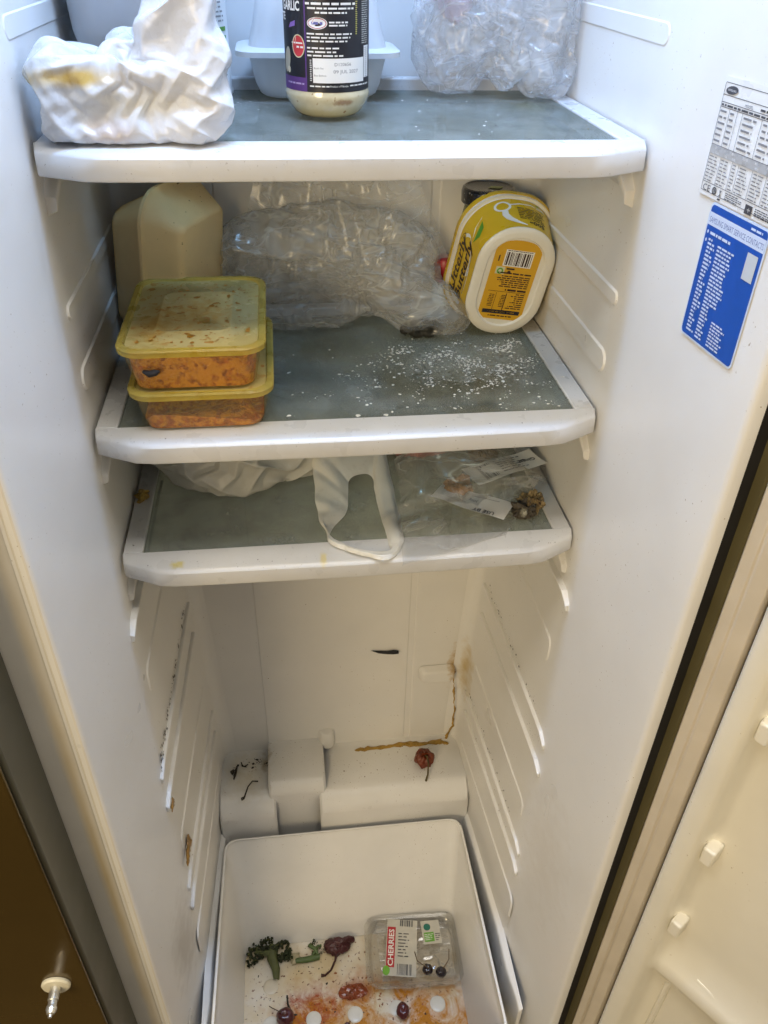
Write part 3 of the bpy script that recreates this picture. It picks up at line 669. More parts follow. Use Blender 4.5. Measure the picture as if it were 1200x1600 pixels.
jar = root('garlic_jar', (-.0105, .1465, .0015), 'glass jar of pale garlic paste with black and purple label', 'jar')
J = (-.0105, .1465); JR = .0328
gm = mat('paste_in_glass', (.62, .55, .36), .10, .10, 90, 0, 300, .7, coat=.6, specks=(260, .70, (.30, .16, .06)), stains=[dict(at=((0, .115, .014), (.009, .02, .003)), kw=dict(soft=.6, wob=.8, nscale=200), col=(.28, .14, .05), f=.8), dict(at=((-.01, .13, .002), (.05, .03, .010)), kw=dict(soft=.95, wob=.2), col=(.46, .37, .14), f=.75)])
m = MB(); m.lathe((J[0], J[1], .0014), [(.019, 0), (.0235, .0006), (.0268, .003), (.0308, .0085), (.0334, .0135), (.0338, .017), (.0329, .0198), (JR, .021), (JR, .098), (.031, .104), (.027, .109), (.027, .122)], 64); obj('glass', m, gm, jar, smooth=60)
m = MB(); m.lathe((J[0], J[1], .1), [(.0285, .010), (.0292, .011), (.0292, .026), (.027, .027)], 48); obj('lid', m, mat('jar_lid_black', (.02, .02, .02), .35), jar, smooth=40)
A0 = math.atan2(-.5839-J[1], -.0543-J[0])
def onjar(u, v, h):
    t = A0+u/JR; r = JR+h+.0002; return (J[0]+r*math.cos(t), J[1]+r*math.sin(t), v)
def ju(cx_): return JR*math.asin(max(-1, min(1, (cx_-668)/240)))
def jv(cy_): return .0212+(548-cy_)*.0001295
p = Print(onjar, 12); BK = (.010, .010, .016); PU = (.10, .035, .20); WH = (.78, .78, .76)
p.rect(-.085, .0212, .085, .0975, BK, 90)
p.rect(-.060, jv(548), ju(555), jv(474), PU, 24)
for a, b in ((548, 555),): p.rect(ju(a), jv(474), ju(b), jv(40), PU, 1)
p.rect(ju(440), jv(24), ju(548), jv(17), PU, 8)
for i in range(46): p.rect(-.052+i*.0022, jv(14), -.0511+i*.0022, jv(7), (.35, .25, .5))
p.text('GARLIC', ju(526), jv(134), .0086, WH, fitw=.021, bold=.03, align='r').text('PASTE', ju(447), jv(186), .0072, WH, fitw=.014, bold=.03, align='r')
p.rect(ju(418), jv(62), ju(441), jv(25), (.70, .55, .10), 3).rect(ju(418), jv(30), ju(441), jv(0), (.55, .08, .10), 3)
p.poly([(ju(465), jv(222)), (ju(474), jv(196)), (ju(500), jv(183)), (ju(498), jv(210))], (.22, .12, .45))
p.ell(ju(512), jv(312), .0062, .0078, (.62, .60, .40)).ell(ju(512), jv(312), .0054, .0070, (.55, .04, .05)).lines(ju(485), ju(540), jv(306), jv(326), 1, WH, .5, ragged=0).rect(ju(478), jv(300), ju(545), jv(292), WH, 4)
p.ell(ju(450), jv(390), .0045, .0090, (.45, .42, .33), rot=-.25).ell(ju(458), jv(440), .0020, .0024, (.7, .66, .5))
p.lines(ju(450), ju(545), jv(515), jv(500), 1, (.45, .35, .6), .6)
p.text('STORE IN A COOL & DRY PLACE', ju(592), jv(49), .0022, (.70, .62, .08), fitw=ju(792)-ju(592))
p.lines(ju(555), ju(830), jv(55), jv(76), 1, WH, .55, ragged=0).lines(ju(558), ju(832), jv(84), jv(107), 1, WH, .5, ragged=.05)
p.lines(ju(568), ju(815), jv(110), jv(126), 1, WH, .55, ragged=.05).lines(ju(608), ju(780), jv(131), jv(147), 1, WH, .55, ragged=.05)
p.ell(ju(618), jv(191), .0077, .0040, (.72, .72, .72)).ell(ju(618), jv(191), .0071, .0035, (.45, .10, .10)).ell(ju(618), jv(191), .0065, .0030, (.75, .75, .78)).lines(ju(588), ju(648), jv(180), jv(202), 1, (.10, .12, .40), .6, ragged=0)
p.lines(ju(683), ju(790), jv(178), jv(209), 2, WH, .5, ragged=.1)
p.lines(ju(562), ju(825), jv(235), jv(290), 3, WH, .42, ragged=.25).lines(ju(562), ju(780), jv(306), jv(364), 3, WH, .42, ragged=.3)
p.rect(ju(590), jv(497), ju(870), jv(368), WH, 14)
p.text('D120656', ju(710), jv(407), .0031, (.12, .12, .14), fitw=ju(800)-ju(710)).text('09 JUL 2027', ju(703), jv(445), .0033, (.12, .12, .14), fitw=ju(838)-ju(703)).text('Batch No:', ju(596), jv(424), .0018, (.1, .1, .1), fitw=ju(650)-ju(596)).text('Best Before:', ju(596), jv(462), .0018, (.1, .1, .1), fitw=ju(664)-ju(596))
p.rect(ju(872), jv(478), ju(896), jv(310), WH, 3)
for i in range(16): p.rect(ju(874), jv(474-i*10), ju(894), jv(469-i*10), BK, 2)
p.lines(ju(860), ju(895), jv(60), jv(300), 22, (.55, .55, .5), .4).lines(ju(826), ju(836), jv(70), jv(250), 18, (.6, .55, .1), .4).lines(ju(574), ju(585), jv(374), jv(490), 12, WH, .4)
p.text('Product of Pakistan', ju(685), jv(519), .0019, WH, fitw=ju(785)-ju(685)).lines(ju(572), ju(680), jv(508), jv(522), 1, WH, .5, ragged=0).lines(ju(795), ju(895), jv(506), jv(520), 1, WH, .5, ragged=0)
p.build(jar)

clear1 = film('clear_bag_film', (.88, .90, .92), .24, .16, .09, 60, line=.26)
clear2 = film('cling_bag_film', (.90, .91, .89), .26, .18, .09, 60, line=.30)
clear3 = film('thin_packet_film', (.82, .81, .77), .16, .10, .19, 50, line=.28)
def cb_sdf(p):
    d = sd_ell(p, (.112, .243, .055), (.036, .030, .054))
    d = smin(d, sd_box(p, (.125, .245, .075), (.040, .026, .052), .02), .015)
    d = smin(d, sd_box(p, (.178, .240, .070), (.036, .032, .060), .02), .012)
    d = smin(d, sd_ell(p, (.192, .222, .022), (.022, .022, .022)), .008)
    return d
V, F = blob((.148, .245, .06), cb_sdf, 18, .25, None, dict(excess=.14, seed=31, floor=.002, stretch=(1.6, 1, .5), fine=.12, levels=2, bend=.04, hold=.002)); V[:, 2] = np.maximum(V[:, 2], .0022); V[:, 0] = np.minimum(V[:, 0], .2195); V[:, 1] = np.minimum(V[:, 1], .289)
c1 = root('clear_plastic_bag', (.15, .24, .0015), 'crinkled clear plastic bag standing at the right end of the top shelf', 'plastic bag', 'clear plastic bags')
obj('outer_film', mb_of(V, F), clear1, c1, smooth=180)
V, F = blob((.148, .250, .06), lambda p: cb_sdf(p)+.013, 10, .25, None, dict(excess=.26, seed=77, fine=.06, bend=.05)); V[:, 2] = np.maximum(V[:, 2], .003); V[:, 1] = np.minimum(V[:, 1], .288)
obj('inner_film', mb_of(V, F), clear1, c1, smooth=180)
pk = mat('pale_pink_wrap', (.62, .47, .55), .5, .1)
V, F = blob((.115, .266, .095), lambda p: sd_ell(p, (.115, .268, .09), (.022, .012, .035)), 16, .1, lambda V: creases(V, 60, 4, 2, 3)*.004)
obj('folded_end', mb_of(V, F), pk, c1)

# ------------------------------------------------------------------ things on the middle shelf
fo = root('foam_box', (-.165, .235, Z2), 'cream foam clamshell box standing on edge behind the curry tubs', 'foam box')
foam_m = mat('cream_foam', (.90, .66, .32), .42, .06, 18, .12, 500, transl=.12, specks=(300, .74, (.3, .15, .05)))
# local frame: l = along the rim (horizontal), n = tray direction, up = z (leaning a little)
fc = Vector((-.163, .230, Z2+.0785)); fl = Vector((math.cos(R(65)), math.sin(R(65)), 0)); fn = Vector((math.sin(R(65)), -math.cos(R(65)), .0)); fu = Vector((0.10, -.02, 1)).normalized()
def fpt(a, d, b): q = fc+fl*a+fn*d+fu*b; return (q.x, q.y, q.z)
def half(sg, prof):
    m = MB(); rg = [[fpt(a, sg*d, b) for a, b in rrect(hx, hz, r, 6)] for d, hx, hz, r in prof]
    if sg < 0: rg = [r[::-1] for r in rg]
    m.loft(rg, False, True); return m
obj('front_tray', half(1, [(.000, .058, .0785, .028), (.0030, .058, .0785, .028), (.0040, .056, .0765, .026), (.0055, .053, .073, .022), (.030, .0435, .051, .010), (.0345, .0405, .048, .008), (.036, .0365, .044, .006)]), foam_m, fo, smooth=50)
obj('back_tray', half(-1, [(.0005, .0565, .077, .027), (.003, .053, .072, .024), (.034, .044, .058, .016), (.039, .040, .054, .012)]), foam_m, fo, smooth=50)
for a0, b0, a1, b1 in ((.004, .0735, .018, .0745), (-.042, .066, -.034, .0705)):
    m = MB(); m.tube([fpt(a0, .0050, b0), fpt((a0+a1)/2, .0054, (b0+b1)/2+.0012), fpt(a1, .0050, b1)], [.0006, .0015, .0005], 6); obj('crack', m, mat('crack_brown', (.16, .08, .025), .8), fo)

tub_m = mat('stained_tub', (.62, .52, .30), .25, .12, 40, .05, 200, transp=.82, tint=(.97, .92, .78))
lid_m = mat('stained_lid', (.62, .53, .22), .28, .10, 25, .05, 200, transp=.20, tint=(.95, .88, .62), specks=(130, .60, (.50, .24, .03)),
    stains=[dict(at=((-.131, .10, -.148), (.054, .076, .03)), kw=dict(soft=.12, wob=.03), col=(.58, .52, .30), f=.4), dict(at=((-.165, .075, -.148), (.022, .05, .02)), kw=dict(soft=.9, wob=.9, nscale=120), col=(.50, .27, .03), f=.8),
            dict(at=((-.13, .09, -.148), (.03, .04, .02)), kw=dict(soft=.8, wob=1.2, nscale=160), col=(.55, .30, .04), f=.6)])
rim_m = mat('stained_rim', (.70, .57, .14), .28, .18, 60, transp=.52, tint=(.95, .85, .4), stains=[dict(at=((-.13, .02, -.16), (.05, .03, .05)), kw=dict(soft=.9, wob=1., nscale=50), col=(.62, .46, .04), f=.7)])
cur_m = mat('orange_curry', (.42, .095, .004), .35, .55, 130, 1.0, 220, .5, specks=(150, .50, (.20, .03, .003)), coat=.2, stains=[dict(at=((-.13, .05, -.18), (.07, .1, .06)), kw=dict(soft=.5, wob=1.6, nscale=170), col=(.62, .27, .02), f=.85)])
def curry_tub(zb, c, hx, hy, H, label, fill, top, seed, tilt=0):
    t = root('curry_container', (c[0], c[1], zb), label, 'food container', 'stacked curry containers')
    m = MB(); pr = [(0.0006, hx-.0125, hy-.0125, .012), (.002, hx-.010, hy-.010, .014), (H*.55, hx-.006, hy-.006, .016), (H-.004, hx-.0035, hy-.0035, .018)]
    m.loft([rring(c, zb+z, a, b, r) for z, a, b, r in pr], True, False); obj('tub', m, tub_m, t, smooth=50)
    m = MB(); rg = [(H-.0055, hx-.0025, hy-.0025, .018), (H-.0055, hx, hy, .02), (H-.001, hx+.0004, hy+.0004, .02), (H+.0005, hx-.001, hy-.001, .019), (H+.0005, hx-.005, hy-.005, .017), (H-.0015, hx-.0065, hy-.0065, .016)]
    m.loft([rring(c, zb+z, a, b, r) for z, a, b, r in rg], False, False); obj('rim', m, rim_m, t, smooth=45)
    m = MB(); n0 = rring(c, zb+H-.0015, hx-.0065, hy-.0065, .016); h2, k2 = hx*.50, hy*.52
    rg = [n0, rring(c, zb+H-.0013, h2+.004, k2+.004, .012), rring(c, zb+H-.0001, h2+.002, k2+.002, .011), rring(c, zb+H-.0001, h2, k2, .010), rring(c, zb+H-.0014, h2-.002, k2-.002, .009)]
    m.loft(rg, False, True); obj('lid', m, lid_m, t, smooth=45)
    # the food left inside
    nx, ny = 26, 34; V = []; m = MB(); rows = []
    for lv in range(7):
        f = lv/6; zl = lerp(.0016, fill, f); a = lerp(hx-.0112, hx-.0068, f*fill/H*1.2); b = lerp(hy-.0112, hy-.0068, f*fill/H*1.2)
        rows.append(rring(c, zb+zl, a, b, .013, 8))
    Vr = np.array(rows); top_h = (vnoise(Vr[-1]*np.array([60, 60, 0])+seed, seed)-.45)*top
    Vr[-1][:, 2] += top_h; Vr[-2][:, 2] += top_h*.8; Vr[-3][:, 2] += top_h*.5
    rg = [list(map(tuple, r)) for r in Vr]; cen = Vr[-1].mean(0)
    for k in (.8, .55, .3, .08):
        r = cen+(Vr[-1]-cen)*k; r[:, 2] = zb+fill+(vnoise(r*np.array([70, 70, 0])+seed, seed+1)-.5)*top; rg.append(list(map(tuple, r)))
    m.loft(rg, True, True); obj('curry', m, cur_m, t, smooth=60); return t
HT = .0385
curry_tub(Z2+.0013, (-.1275, .1015), .0600, .0825, HT, 'lower stained plastic container of orange curry, resting on the shelf', .011, .018, 3)
ct2 = curry_tub(Z2+HT+.0012, (-.1310, .1005), .0595, .0825, HT+.0005, 'upper curry container with splashed yellow lid, stacked on another', .028, .012, 8)
m = MB(); m.tube([(-.170, .0235, -.166), (-.165, .0205, -.167), (-.160, .0205, -.166), (-.157, .022, -.1655)], [.0015, .003, .0028, .001], 8); obj('mould_spot', m, mat('mould_black', (.012, .012, .02), .7), ct2)
rsx = random.Random(4)
specks('lid_splashes', [(-.131+rsx.uniform(-.046, .046), .1035+rsx.uniform(-.068, .068), Z2+2*HT+.0007) for _ in range(320)], (0, 0, 1), (.0006, .0040), mat('splash_orange', (.42, .20, .02), .4, .3, 200), ct2, 3, .12)

def cb2(p):
    d = sd_ell(p, (.000, .266, -.165), (.112, .030, .060))
    d = smin(d, sd_cap(p, (.010, .262, -.150), (.112, .222, -.204), .022, .015), .025)
    d = smin(d, sd_ell(p, (.095, .232, -.203), (.046, .038, .022)), .02)
    d = smin(d, sd_box(p, (-.05, .262, -.178), (.058, .028, .048), .02), .02)
    d = smin(d, sd_ell(p, (-.02, .252, -.208), (.05, .03, .02)), .01)
    return d
c2 = root('clear_plastic_bag', (.02, .25, Z2), 'large crumpled clear plastic bag slumped behind the crumbs on the middle shelf', 'plastic bag', 'clear plastic bags')
V, F = blob((.015, .258, -.180), cb2, 20, .25, None, dict(excess=.13, seed=41, floor=Z2+.0012, stretch=(.6, 1, 1.5), fine=.12, levels=2, bend=.04, hold=.002))
V[:, 2] = np.maximum(V[:, 2], Z2+.0014); V[:, 1] = np.minimum(V[:, 1], .2935)
obj('outer_film', mb_of(V, F), clear2, c2, smooth=180)
# loose upper film drawn up the back wall
def sheet(fn, nu, nv):
    G = np.array([fn(i/(nu-1), j/(nv-1)) for i in range(nu) for j in range(nv)]); return G, np.array([(i*nv+j, i*nv+j+1, (i+1)*nv+j+1, (i+1)*nv+j) for i in range(nu-1) for j in range(nv-1)])
def lf(t, s_): return (lerp(lerp(-.100, -.062, t), lerp(.128, .066, t), s_), lerp(.272, .287, t)-.02*math.sin(math.pi*s_)*(1-t), lerp(-.185, -.045, t))
G, GF = crumple(*sheet(lf, 16, 20), .12, 52, .07, stretch=(1.6, 1, .5), levels=3, bend=.04, hold=.002); G[:, 1] = np.minimum(G[:, 1], .2942)
obj('loose_film', mb_of(G, GF), clear2, c2, smooth=180)
V, F = blob((.088, .212, Z2+.008), lambda p: sd_ell(p, (.088, .212, Z2+.008), (.024, .012, .0075)), 12, .1, lambda V: creases(V, 60, 4, 2, 3)*.004)
V[:, 2] = np.maximum(V[:, 2], Z2+.0005); o = obj('rotten_scrap', mb_of(V, F), mat('rot_black', (.03, .03, .025), .6, .4, 120, .5), None, loc=(.088, .212, Z2)); tag(o, 'blackened rotten scrap inside the large clear bag by the yellow tub', 'food scrap')

# yellow spread tub standing on its end, base towards us
tb = root('spread_tub', (.171, .23, Z2), 'yellow margarine tub standing on end with white base facing out', 'margarine tub')
tl = R(9); el = Vector((math.sin(tl), -.13, math.cos(tl))).normalized(); ea = Vector((-.02, 1, .13)).normalized(); ew = el.cross(ea).normalized(); ew = -ew if ew.x < 0 else ew; ea = el.cross(ew); ea = -ea if ea.y < 0 else ea
tC = Vector((.1755, .199, -.1665))
def tpt(w_, l_, a_): q = tC+ew*w_+el*l_+ea*a_; return (q.x, q.y, q.z)
TH = .052
def tdim(a_): t = a_/TH; return lerp(.0405, .0500, t), lerp(.0585, .0685, t), lerp(.0385, .045, t)
yel = (.66, .43, .012)
ym = mat('tub_yellow', yel, .30, .04, 30, .02, 200, coat=.15); whp = mat('tub_white', (.76, .73, .64), .36, .04, 40, .05, 300)
def tring(hw, hl, r, a_, n=10): return [tpt(x, y, a_) for x, y in rrect(hw, hl, r, n)]
m = MB(); rg = []
for k in range(7):
    a_ = lerp(.0025, TH-.004, k/6); hw, hl, r = tdim(a_); rg.append(tring(hw, hl, r, a_))
m.loft(rg, False, False); obj('side', m, ym, tb, smooth=60)
hw, hl, r = tdim(0); m = MB()
m.loft([tring(hw+.0003, hl+.0003, r, .0027), tring(hw+.0003, hl+.0003, r, .001), tring(hw-.0012, hl-.0012, r-.001, -.0004), tring(hw-.005, hl-.005, r-.004, -.0012), tring(hw-.0095, hl-.0095, r-.008, -.0012), tring(hw-.0108, hl-.0108, r-.009, .0008), tring(hw-.013, hl-.013, r-.010, .0010)], False, True); obj('base', m, whp, tb, smooth=35)
hw, hl, r = tdim(TH); m = MB()
m.loft([tring(hw-.001, hl-.001, r, TH-.0045), tring(hw+.002, hl+.002, r+.001, TH-.0045), tring(hw+.0024, hl+.0024, r+.001, TH-.001), tring(hw+.0018, hl+.0018, r+.001, TH)], False, False); obj('rim', m, whp, tb, smooth=35)
m = MB(); m.loft([tring(hw+.0030, hl+.0030, r+.001, TH-.0012), tring(hw+.0036, hl+.0036, r+.001, TH+.004), tring(hw+.0018, hl+.0018, r, TH+.008), tring(hw-.003, hl-.003, r-.003, TH+.0088)], True, True); obj('lid', m, ym, tb, smooth=35)
OR = (.64, .36, .012); BR = (.045, .02, .012)
# print on the base: everything upside down
p = Print(lambda u, v, h: tpt(-u, -v, .0010-h), 21)   # u,v already turned round: reads upside down from the front
def tp2(u, v, h): return tpt(u, v, .0010-h)
p.f = tp2
pts = rrect(.0245, .0420, .005, 5); pts = [(x, y) for x, y in pts]
p.poly([(x, y) for x, y in pts], OR).ell(0, .036, .0238, .0095, OR)
p.rect(-.0135, .0175, .0165, .0350, WH).bars(-.012, .015, .0185, .0325, 22, BR).lines(-.012, .015, .0335, .0345, 1, BR, .8, ragged=0)
p.rect(-.019, .0085, -.0095, .0165, (.60, .58, .40)).ell(-.0142, .0118, .0034, .0034, (.12, .35, .04)).ell(-.0142, .0118, .0018, .0018, (.6, .6, .4)).rect(-.008, .0140, .0005, .0158, BR).ell(-.0045, .0112, .0018, .0018, BR)
p.rect(-.0195, .022, -.0183, .0285, BR)
p.f = lambda u, v, h: tp2(-u, v, h)
p.lines(-.020, .016, .0115, .0090, 1, BR, .6).lines(-.020, .018, .0080, -.0055, 6, BR, .5, ragged=.25).lines(-.020, .006, -.0065, -.0095, 1, BR, .7)
p.rect(-.0205, -.0105, .0205, -.0101, BR).lines(-.020, -.003, -.0110, -.0295, 8, BR, .45, ragged=.5)
p.lines(.0005, .006, -.0135, -.0280, 8, BR, .42, ragged=.2).lines(.0125, .0185, -.0135, -.0280, 8, BR, .42, ragged=.2)
p.rect(-.0008, -.0118, .0001, -.031, BR).rect(.0105, -.0118, .0109, -.031, BR)
p.rect(-.0205, -.0355, .0205, -.0312, (.02, .02, .03)).lines(-.015, .015, -.0320, -.0345, 1, OR, .6, ragged=0).lines(-.013, .013, -.0370, -.0392, 1, BR, .6, ragged=0)
p.build(tb)
# print on the side: s runs along the perimeter, t from base to rim
def ring_at(a_):
    hw, hl, r = tdim(a_); return rrect(hw, hl, r, 16)
def perim(P):
    L = [0.]
    for i in range(len(P)): a, b = P[i], P[(i+1) % len(P)]; L.append(L[-1]+math.hypot(b[0]-a[0], b[1]-a[1]))
    return L
def onside(s_, t_, h):   # s_ fraction of the perimeter from the right-hand middle, anticlockwise; t_ 0 base .. 1 rim
    a_ = lerp(.0025, TH-.004, t_); P = ring_at(a_); L = perim(P); d = (s_ % 1)*L[-1]
    i = 0
    while i < len(P)-1 and L[i+1] < d: i += 1
    k = (d-L[i])/max(1e-9, L[i+1]-L[i]); a, b = P[i], P[(i+1) % len(P)]
    x, y = lerp(a[0], b[0], k), lerp(a[1], b[1], k); nx, ny = b[1]-a[1], -(b[0]-a[0]); q = math.hypot(nx, ny) or 1
    return tpt(x+nx/q*(h+.0002), y+ny/q*(h+.0002), a_)
PT = perim(ring_at(TH*.5))[-1]
# left side middle sits at s = .5ish: find the s of the point (-hw, 0)
Pm = ring_at(TH*.5); Lm = perim(Pm); sL = [Lm[i] for i in range(len(Pm)) if abs(Pm[i][0]+tdim(TH*.5)[0]) < 1e-4]; sL = (sum(sL)/len(sL))/PT
Pt = [Lm[i] for i in range(len(Pm)) if abs(Pm[i][1]-tdim(TH*.5)[1]) < 1e-4]; sT = (sum(Pt)/len(Pt))/PT
p = Print(lambda u, v, h: onside(sL-u/PT, v/TH, h), 22)    # u upwards along the left side, v towards the rim
def blobpoly(u, v, a, b, n=28, rot=0.): return [(u+a*math.cos(2*math.pi*k/n)*math.cos(rot)-b*math.sin(2*math.pi*k/n)*math.sin(rot), v+a*math.cos(2*math.pi*k/n)*math.sin(rot)+b*math.sin(2*math.pi*k/n)*math.cos(rot)) for k in range(n)]
p.ell(-.006, .030, .038, .021, WH, 40, rot=.05)
p.ell(-.002, .041, .031, .0085, BR, 36).ell(-.002, .041, .0300, .0077, yel, 36)
p.text('Utterly', -.031, .0330, .0205, BR, fitw=.056, bold=.022, shear=.12).text('Butterly', -.034, .0160, .0205, BR, fitw=.062, bold=.022, shear=.12)
p.poly([(.030, .019), (.040, .022), (.050, .030), (.048, .020), (.040, .014)], (.10, .32, .03)).poly([(.032, .023), (.044, .028), (.052, .036), (.040, .030)], (.72, .76, .70))
p.lines(-.025, .02, .0125, .0105, 1, (.30, .30, .25), .5, ragged=0)
p.k = 0
p.f = lambda u, v, h: onside(sT-u/PT, v/TH, h)      # u to the right over the rounded top, v towards the rim
for i in range(40):   # white band below the rim
    u0, u1 = lerp(-.078, .06, i/40), lerp(-.078, .06, (i+1)/40); p.rect(u0, .0500, u1, .0560, WH, 1, lift=.00016)
loop = [(-.018+.0085*math.cos(R(a)), .037+.0085*math.sin(R(a))) for a in range(0, 360, 12)]
for i in range(len(loop)): a, b = loop[i], loop[(i+1) % len(loop)]; c, d = [(-.018+(x+.018)*.72, .037+(y-.037)*.72) for x, y in (a, b)]; p.poly([a, b, d, c], WH, lift=.0002)
arc = [(-.020, .029), (-.021, .022), (-.018, .014), (-.010, .007), (.002, .003)]; ar2 = [(-.014, .029), (-.0145, .023), (-.012, .0165), (-.006, .0095), (.002, .0045)]
for i in range(4): p.poly([arc[i], arc[i+1], ar2[i+1], ar2[i]], WH, lift=.0002)
ar3 = [(-.010, .040), (0, .043), (.012, .044), (.024, .043)]
for i in range(3): (a, b), (c, d) = ar3[i], ar3[i+1]; p.poly([(a, b), (c, d), (c, d-.0016), (a, b-.0016)], WH, lift=.0002)
p.poly([(.010, .045), (.020, .048), (.034, .044), (.024, .041)], (.10, .32, .03)).poly([(.017, .0455), (.026, .046), (.030, .043), (.022, .043)], (.72, .76, .70))
p.lines(-.004, .028, .036, .014, 7, BR, .45, ragged=.15)
p.f = lambda u, v, h: onside(sT+u/PT, (.012-v)/TH, h); p.text('500g', -.024, 0, .0085, BR, fitw=.019, bold=.03)
p.build(tb)

j2 = root('lidded_jar', (.162, .262, Z2), 'green glass jar with black lid tucked behind the yellow tub', 'jar')
m = MB(); m.lathe((.162, .2695, Z2+.0014), [(.022, 0), (.025, .003), (.026, .01), (.026, .105), (.024, .114), (.0235, .122)], 48); obj('glass', m, mat('pickle_glass', (.12, .14, .035), .1, .2, 60, transp=.25, tint=(.6, .65, .35), coat=.4), j2, smooth=50)
m = MB(); m.lathe((.162, .2695, Z2+.121), [(.0270, 0), (.0278, .001), (.0280, .011), (.0268, .0145), (.0250, .0155), (.0240, .0145), (.023, .0142)], 56); obj('lid', m, mat('jar_lid_navy', (.012, .013, .018), .22, .2, 100, coat=.5, specks=(200, .66, (.4, .4, .36))), j2, smooth=30)
m = MB(); m.add([(.160, .266, Z2+.1358), (.172, .263, Z2+.1358), (.178, .270, Z2+.1358), (.166, .273, Z2+.1358)], [(0, 1, 2, 3)]); obj('lid_label', m, mat('olive_print', (.28, .29, .05), .4), j2, smooth=0)

bt = root('small_bottle', (.121, .275, Z2), 'small white bottle with red cap behind the clear bag', 'bottle')
m = MB(); m.lathe((.1225, .2745, Z2+.0012), [(.012, 0), (.0135, .002), (.0135, .028), (.011, .034), (.009, .037)], 28); obj('body', m, mat('bottle_white', (.62, .70, .80), .35), bt, smooth=45)
m = MB(); m.lathe((.1225, .2745, Z2+.036), [(.0100, 0), (.0108, .001), (.0122, .022), (.0105, .0255), (.006, .0265)], 28); obj('cap', m, mat('cap_red', (.34, .006, .012), .35), bt, smooth=35)

# crumbs on the middle shelf, grit on the others
rng = random.Random(17); pts = []
for cx_, cy_, sx_, sy_, n in ((.085, .165, .022, .016, 230), (.115, .150, .028, .020, 260), (.150, .140, .022, .022, 170), (.085, .120, .045, .025, 190), (.135, .075, .035, .028, 90), (.02, .10, .06, .045, 80), (.185, .13, .010, .045, 60), (.168, .180, .018, .008, 90)):
    for _ in range(n*9):
        x, y = rng.gauss(cx_, sx_), rng.gauss(cy_, sy_)
        if -.15 < x < .200 and .040 < y < .262 and vnoise(np.array([[x*75, y*75, 1.]]), 3)[0]**2.2 > rng.random()*.7: pts.append((x, y, Z2+.0000))
tag(specks('crumbs', pts, (0, 0, 1), (.00016, .0021), crumb_m, None, 5, .4), 'scattered white crumbs and flakes on the middle glass shelf', 'crumbs')
big = [(.122, .128, Z2), (.163, .112, Z2), (.150, .098, Z2), (.140, .178, Z2), (.155, .172, Z2), (.16, .163, Z2), (-.056, .048, Z2), (.005, .043, Z2), (.03, .042, Z2), (.166, .165, Z2), (.21, .10, Z2+.0015)]
tag(specks('large_flakes', big, (0, 0, 1), (.0025, .0042), crumb_m, None, 6, .35), 'larger white flakes lying among the crumbs on the middle shelf', 'flakes')
def grit(name, z, n, seed, parent, mt, front=True, sz=(.0003, .0011)):
    r = random.Random(seed); P = []
    for _ in range(n):
        if front and r.random() < .6: P.append((r.uniform(-.2, .2), r.uniform(.014, .035), z-.0003))
        elif r.random() < .5: P.append((r.choice((-1, 1))*r.uniform(.204, .218), r.uniform(.04, .25), z+.0012))
        else: P.append((r.uniform(-.19, .19), r.uniform(.045, .25), z))
    return specks(name, P, (0, 0, 1), sz, mt, parent, seed)
grit('grit', Z1, 70, 1, sh1, speck_dark); grit('grit', Z2, 200, 2, sh2, speck_dark); grit('grit', Z3, 200, 3, sh3, speck_dark)
specks('dust_flakes', [(rng.gauss(-.06, .03), rng.gauss(.20, .02), Z1) for _ in range(70)]+[(rng.uniform(-.08, .15), rng.uniform(.06, .24), Z1) for _ in range(60)], (0, 0, 1), (.0003, .0016), crumb_m, sh1, 4)
specks('mould_specks', [(rng.gauss(.196, .003), rng.uniform(.06, .24), Z1) for _ in range(60)]+[(rng.uniform(.12, .19), rng.gauss(.215, .01), Z1) for _ in range(50)], (0, 0, 1), (.0003, .0012), mat('mould_ochre', (.26, .18, .04), .7), sh1, 4)
specks('mould_specks', [(.2005+rng.gauss(0, .0012), rng.uniform(.05, .19), Z2+.0003) for _ in range(120)], (0, 0, 1), (.0003, .0012), mat('mould_green', (.06, .06, .015), .7), sh2, 4)
V, F = blob((-.2125, .13, Z3+.003), lambda p: sd_ell(p, (-.2125, .13, Z3+.003), (.005, .011, .006)), 10, .05, lambda V: creases(V, 160, 4, 2, 3)*.004); o = obj('food_scrap', mb_of(V, F), mat('scrap_ochre', (.38, .25, .05), .6, .4, 200), None, loc=(-.2125, .13, Z3)); tag(o, 'small yellow dried food scrap at the left edge of the lowest shelf', 'food scrap')

# ------------------------------------------------------------------ things on the lowest shelf
cbag_m = mat('carrier_bag_thin', (.74, .73, .68), .30, .05, 40, .25, 220, .5, transl=.25, transp=.18, tint=(.95, .95, .9), stains=[dict(at=((-.135, .13, Z3+.02), (.010, .02, .006)), kw=dict(soft=.7, wob=.4, nscale=90), col=(.60, .52, .14), f=.7)])
lb = root('carrier_bag', (-.10, .19, Z3), 'thin white carrier bag with handle loop hanging over the lowest shelf edge', 'bag', 'white carrier bags')
def lb_sdf(p):
    d = sd_ell(p, (-.122, .195, Z3+.038), (.080, .075, .050)); d = smin(d, sd_ell(p, (-.06, .20, Z3+.03), (.055, .05, .034)), .02)
    return d
V, F = blob((-.115, .195, Z3+.035), lb_sdf, 12, .25, None, dict(excess=.22, seed=61, floor=Z3+.0014, fine=.08, levels=3, bend=.04, hold=.002))
V[:, 2] = np.clip(V[:, 2], Z3+.0014, Z3+.105); V[:, 0] = np.maximum(V[:, 0], -.217); obj('bag_body', mb_of(V, F), cbag_m, lb, smooth=180)
zt = Z3+.0055
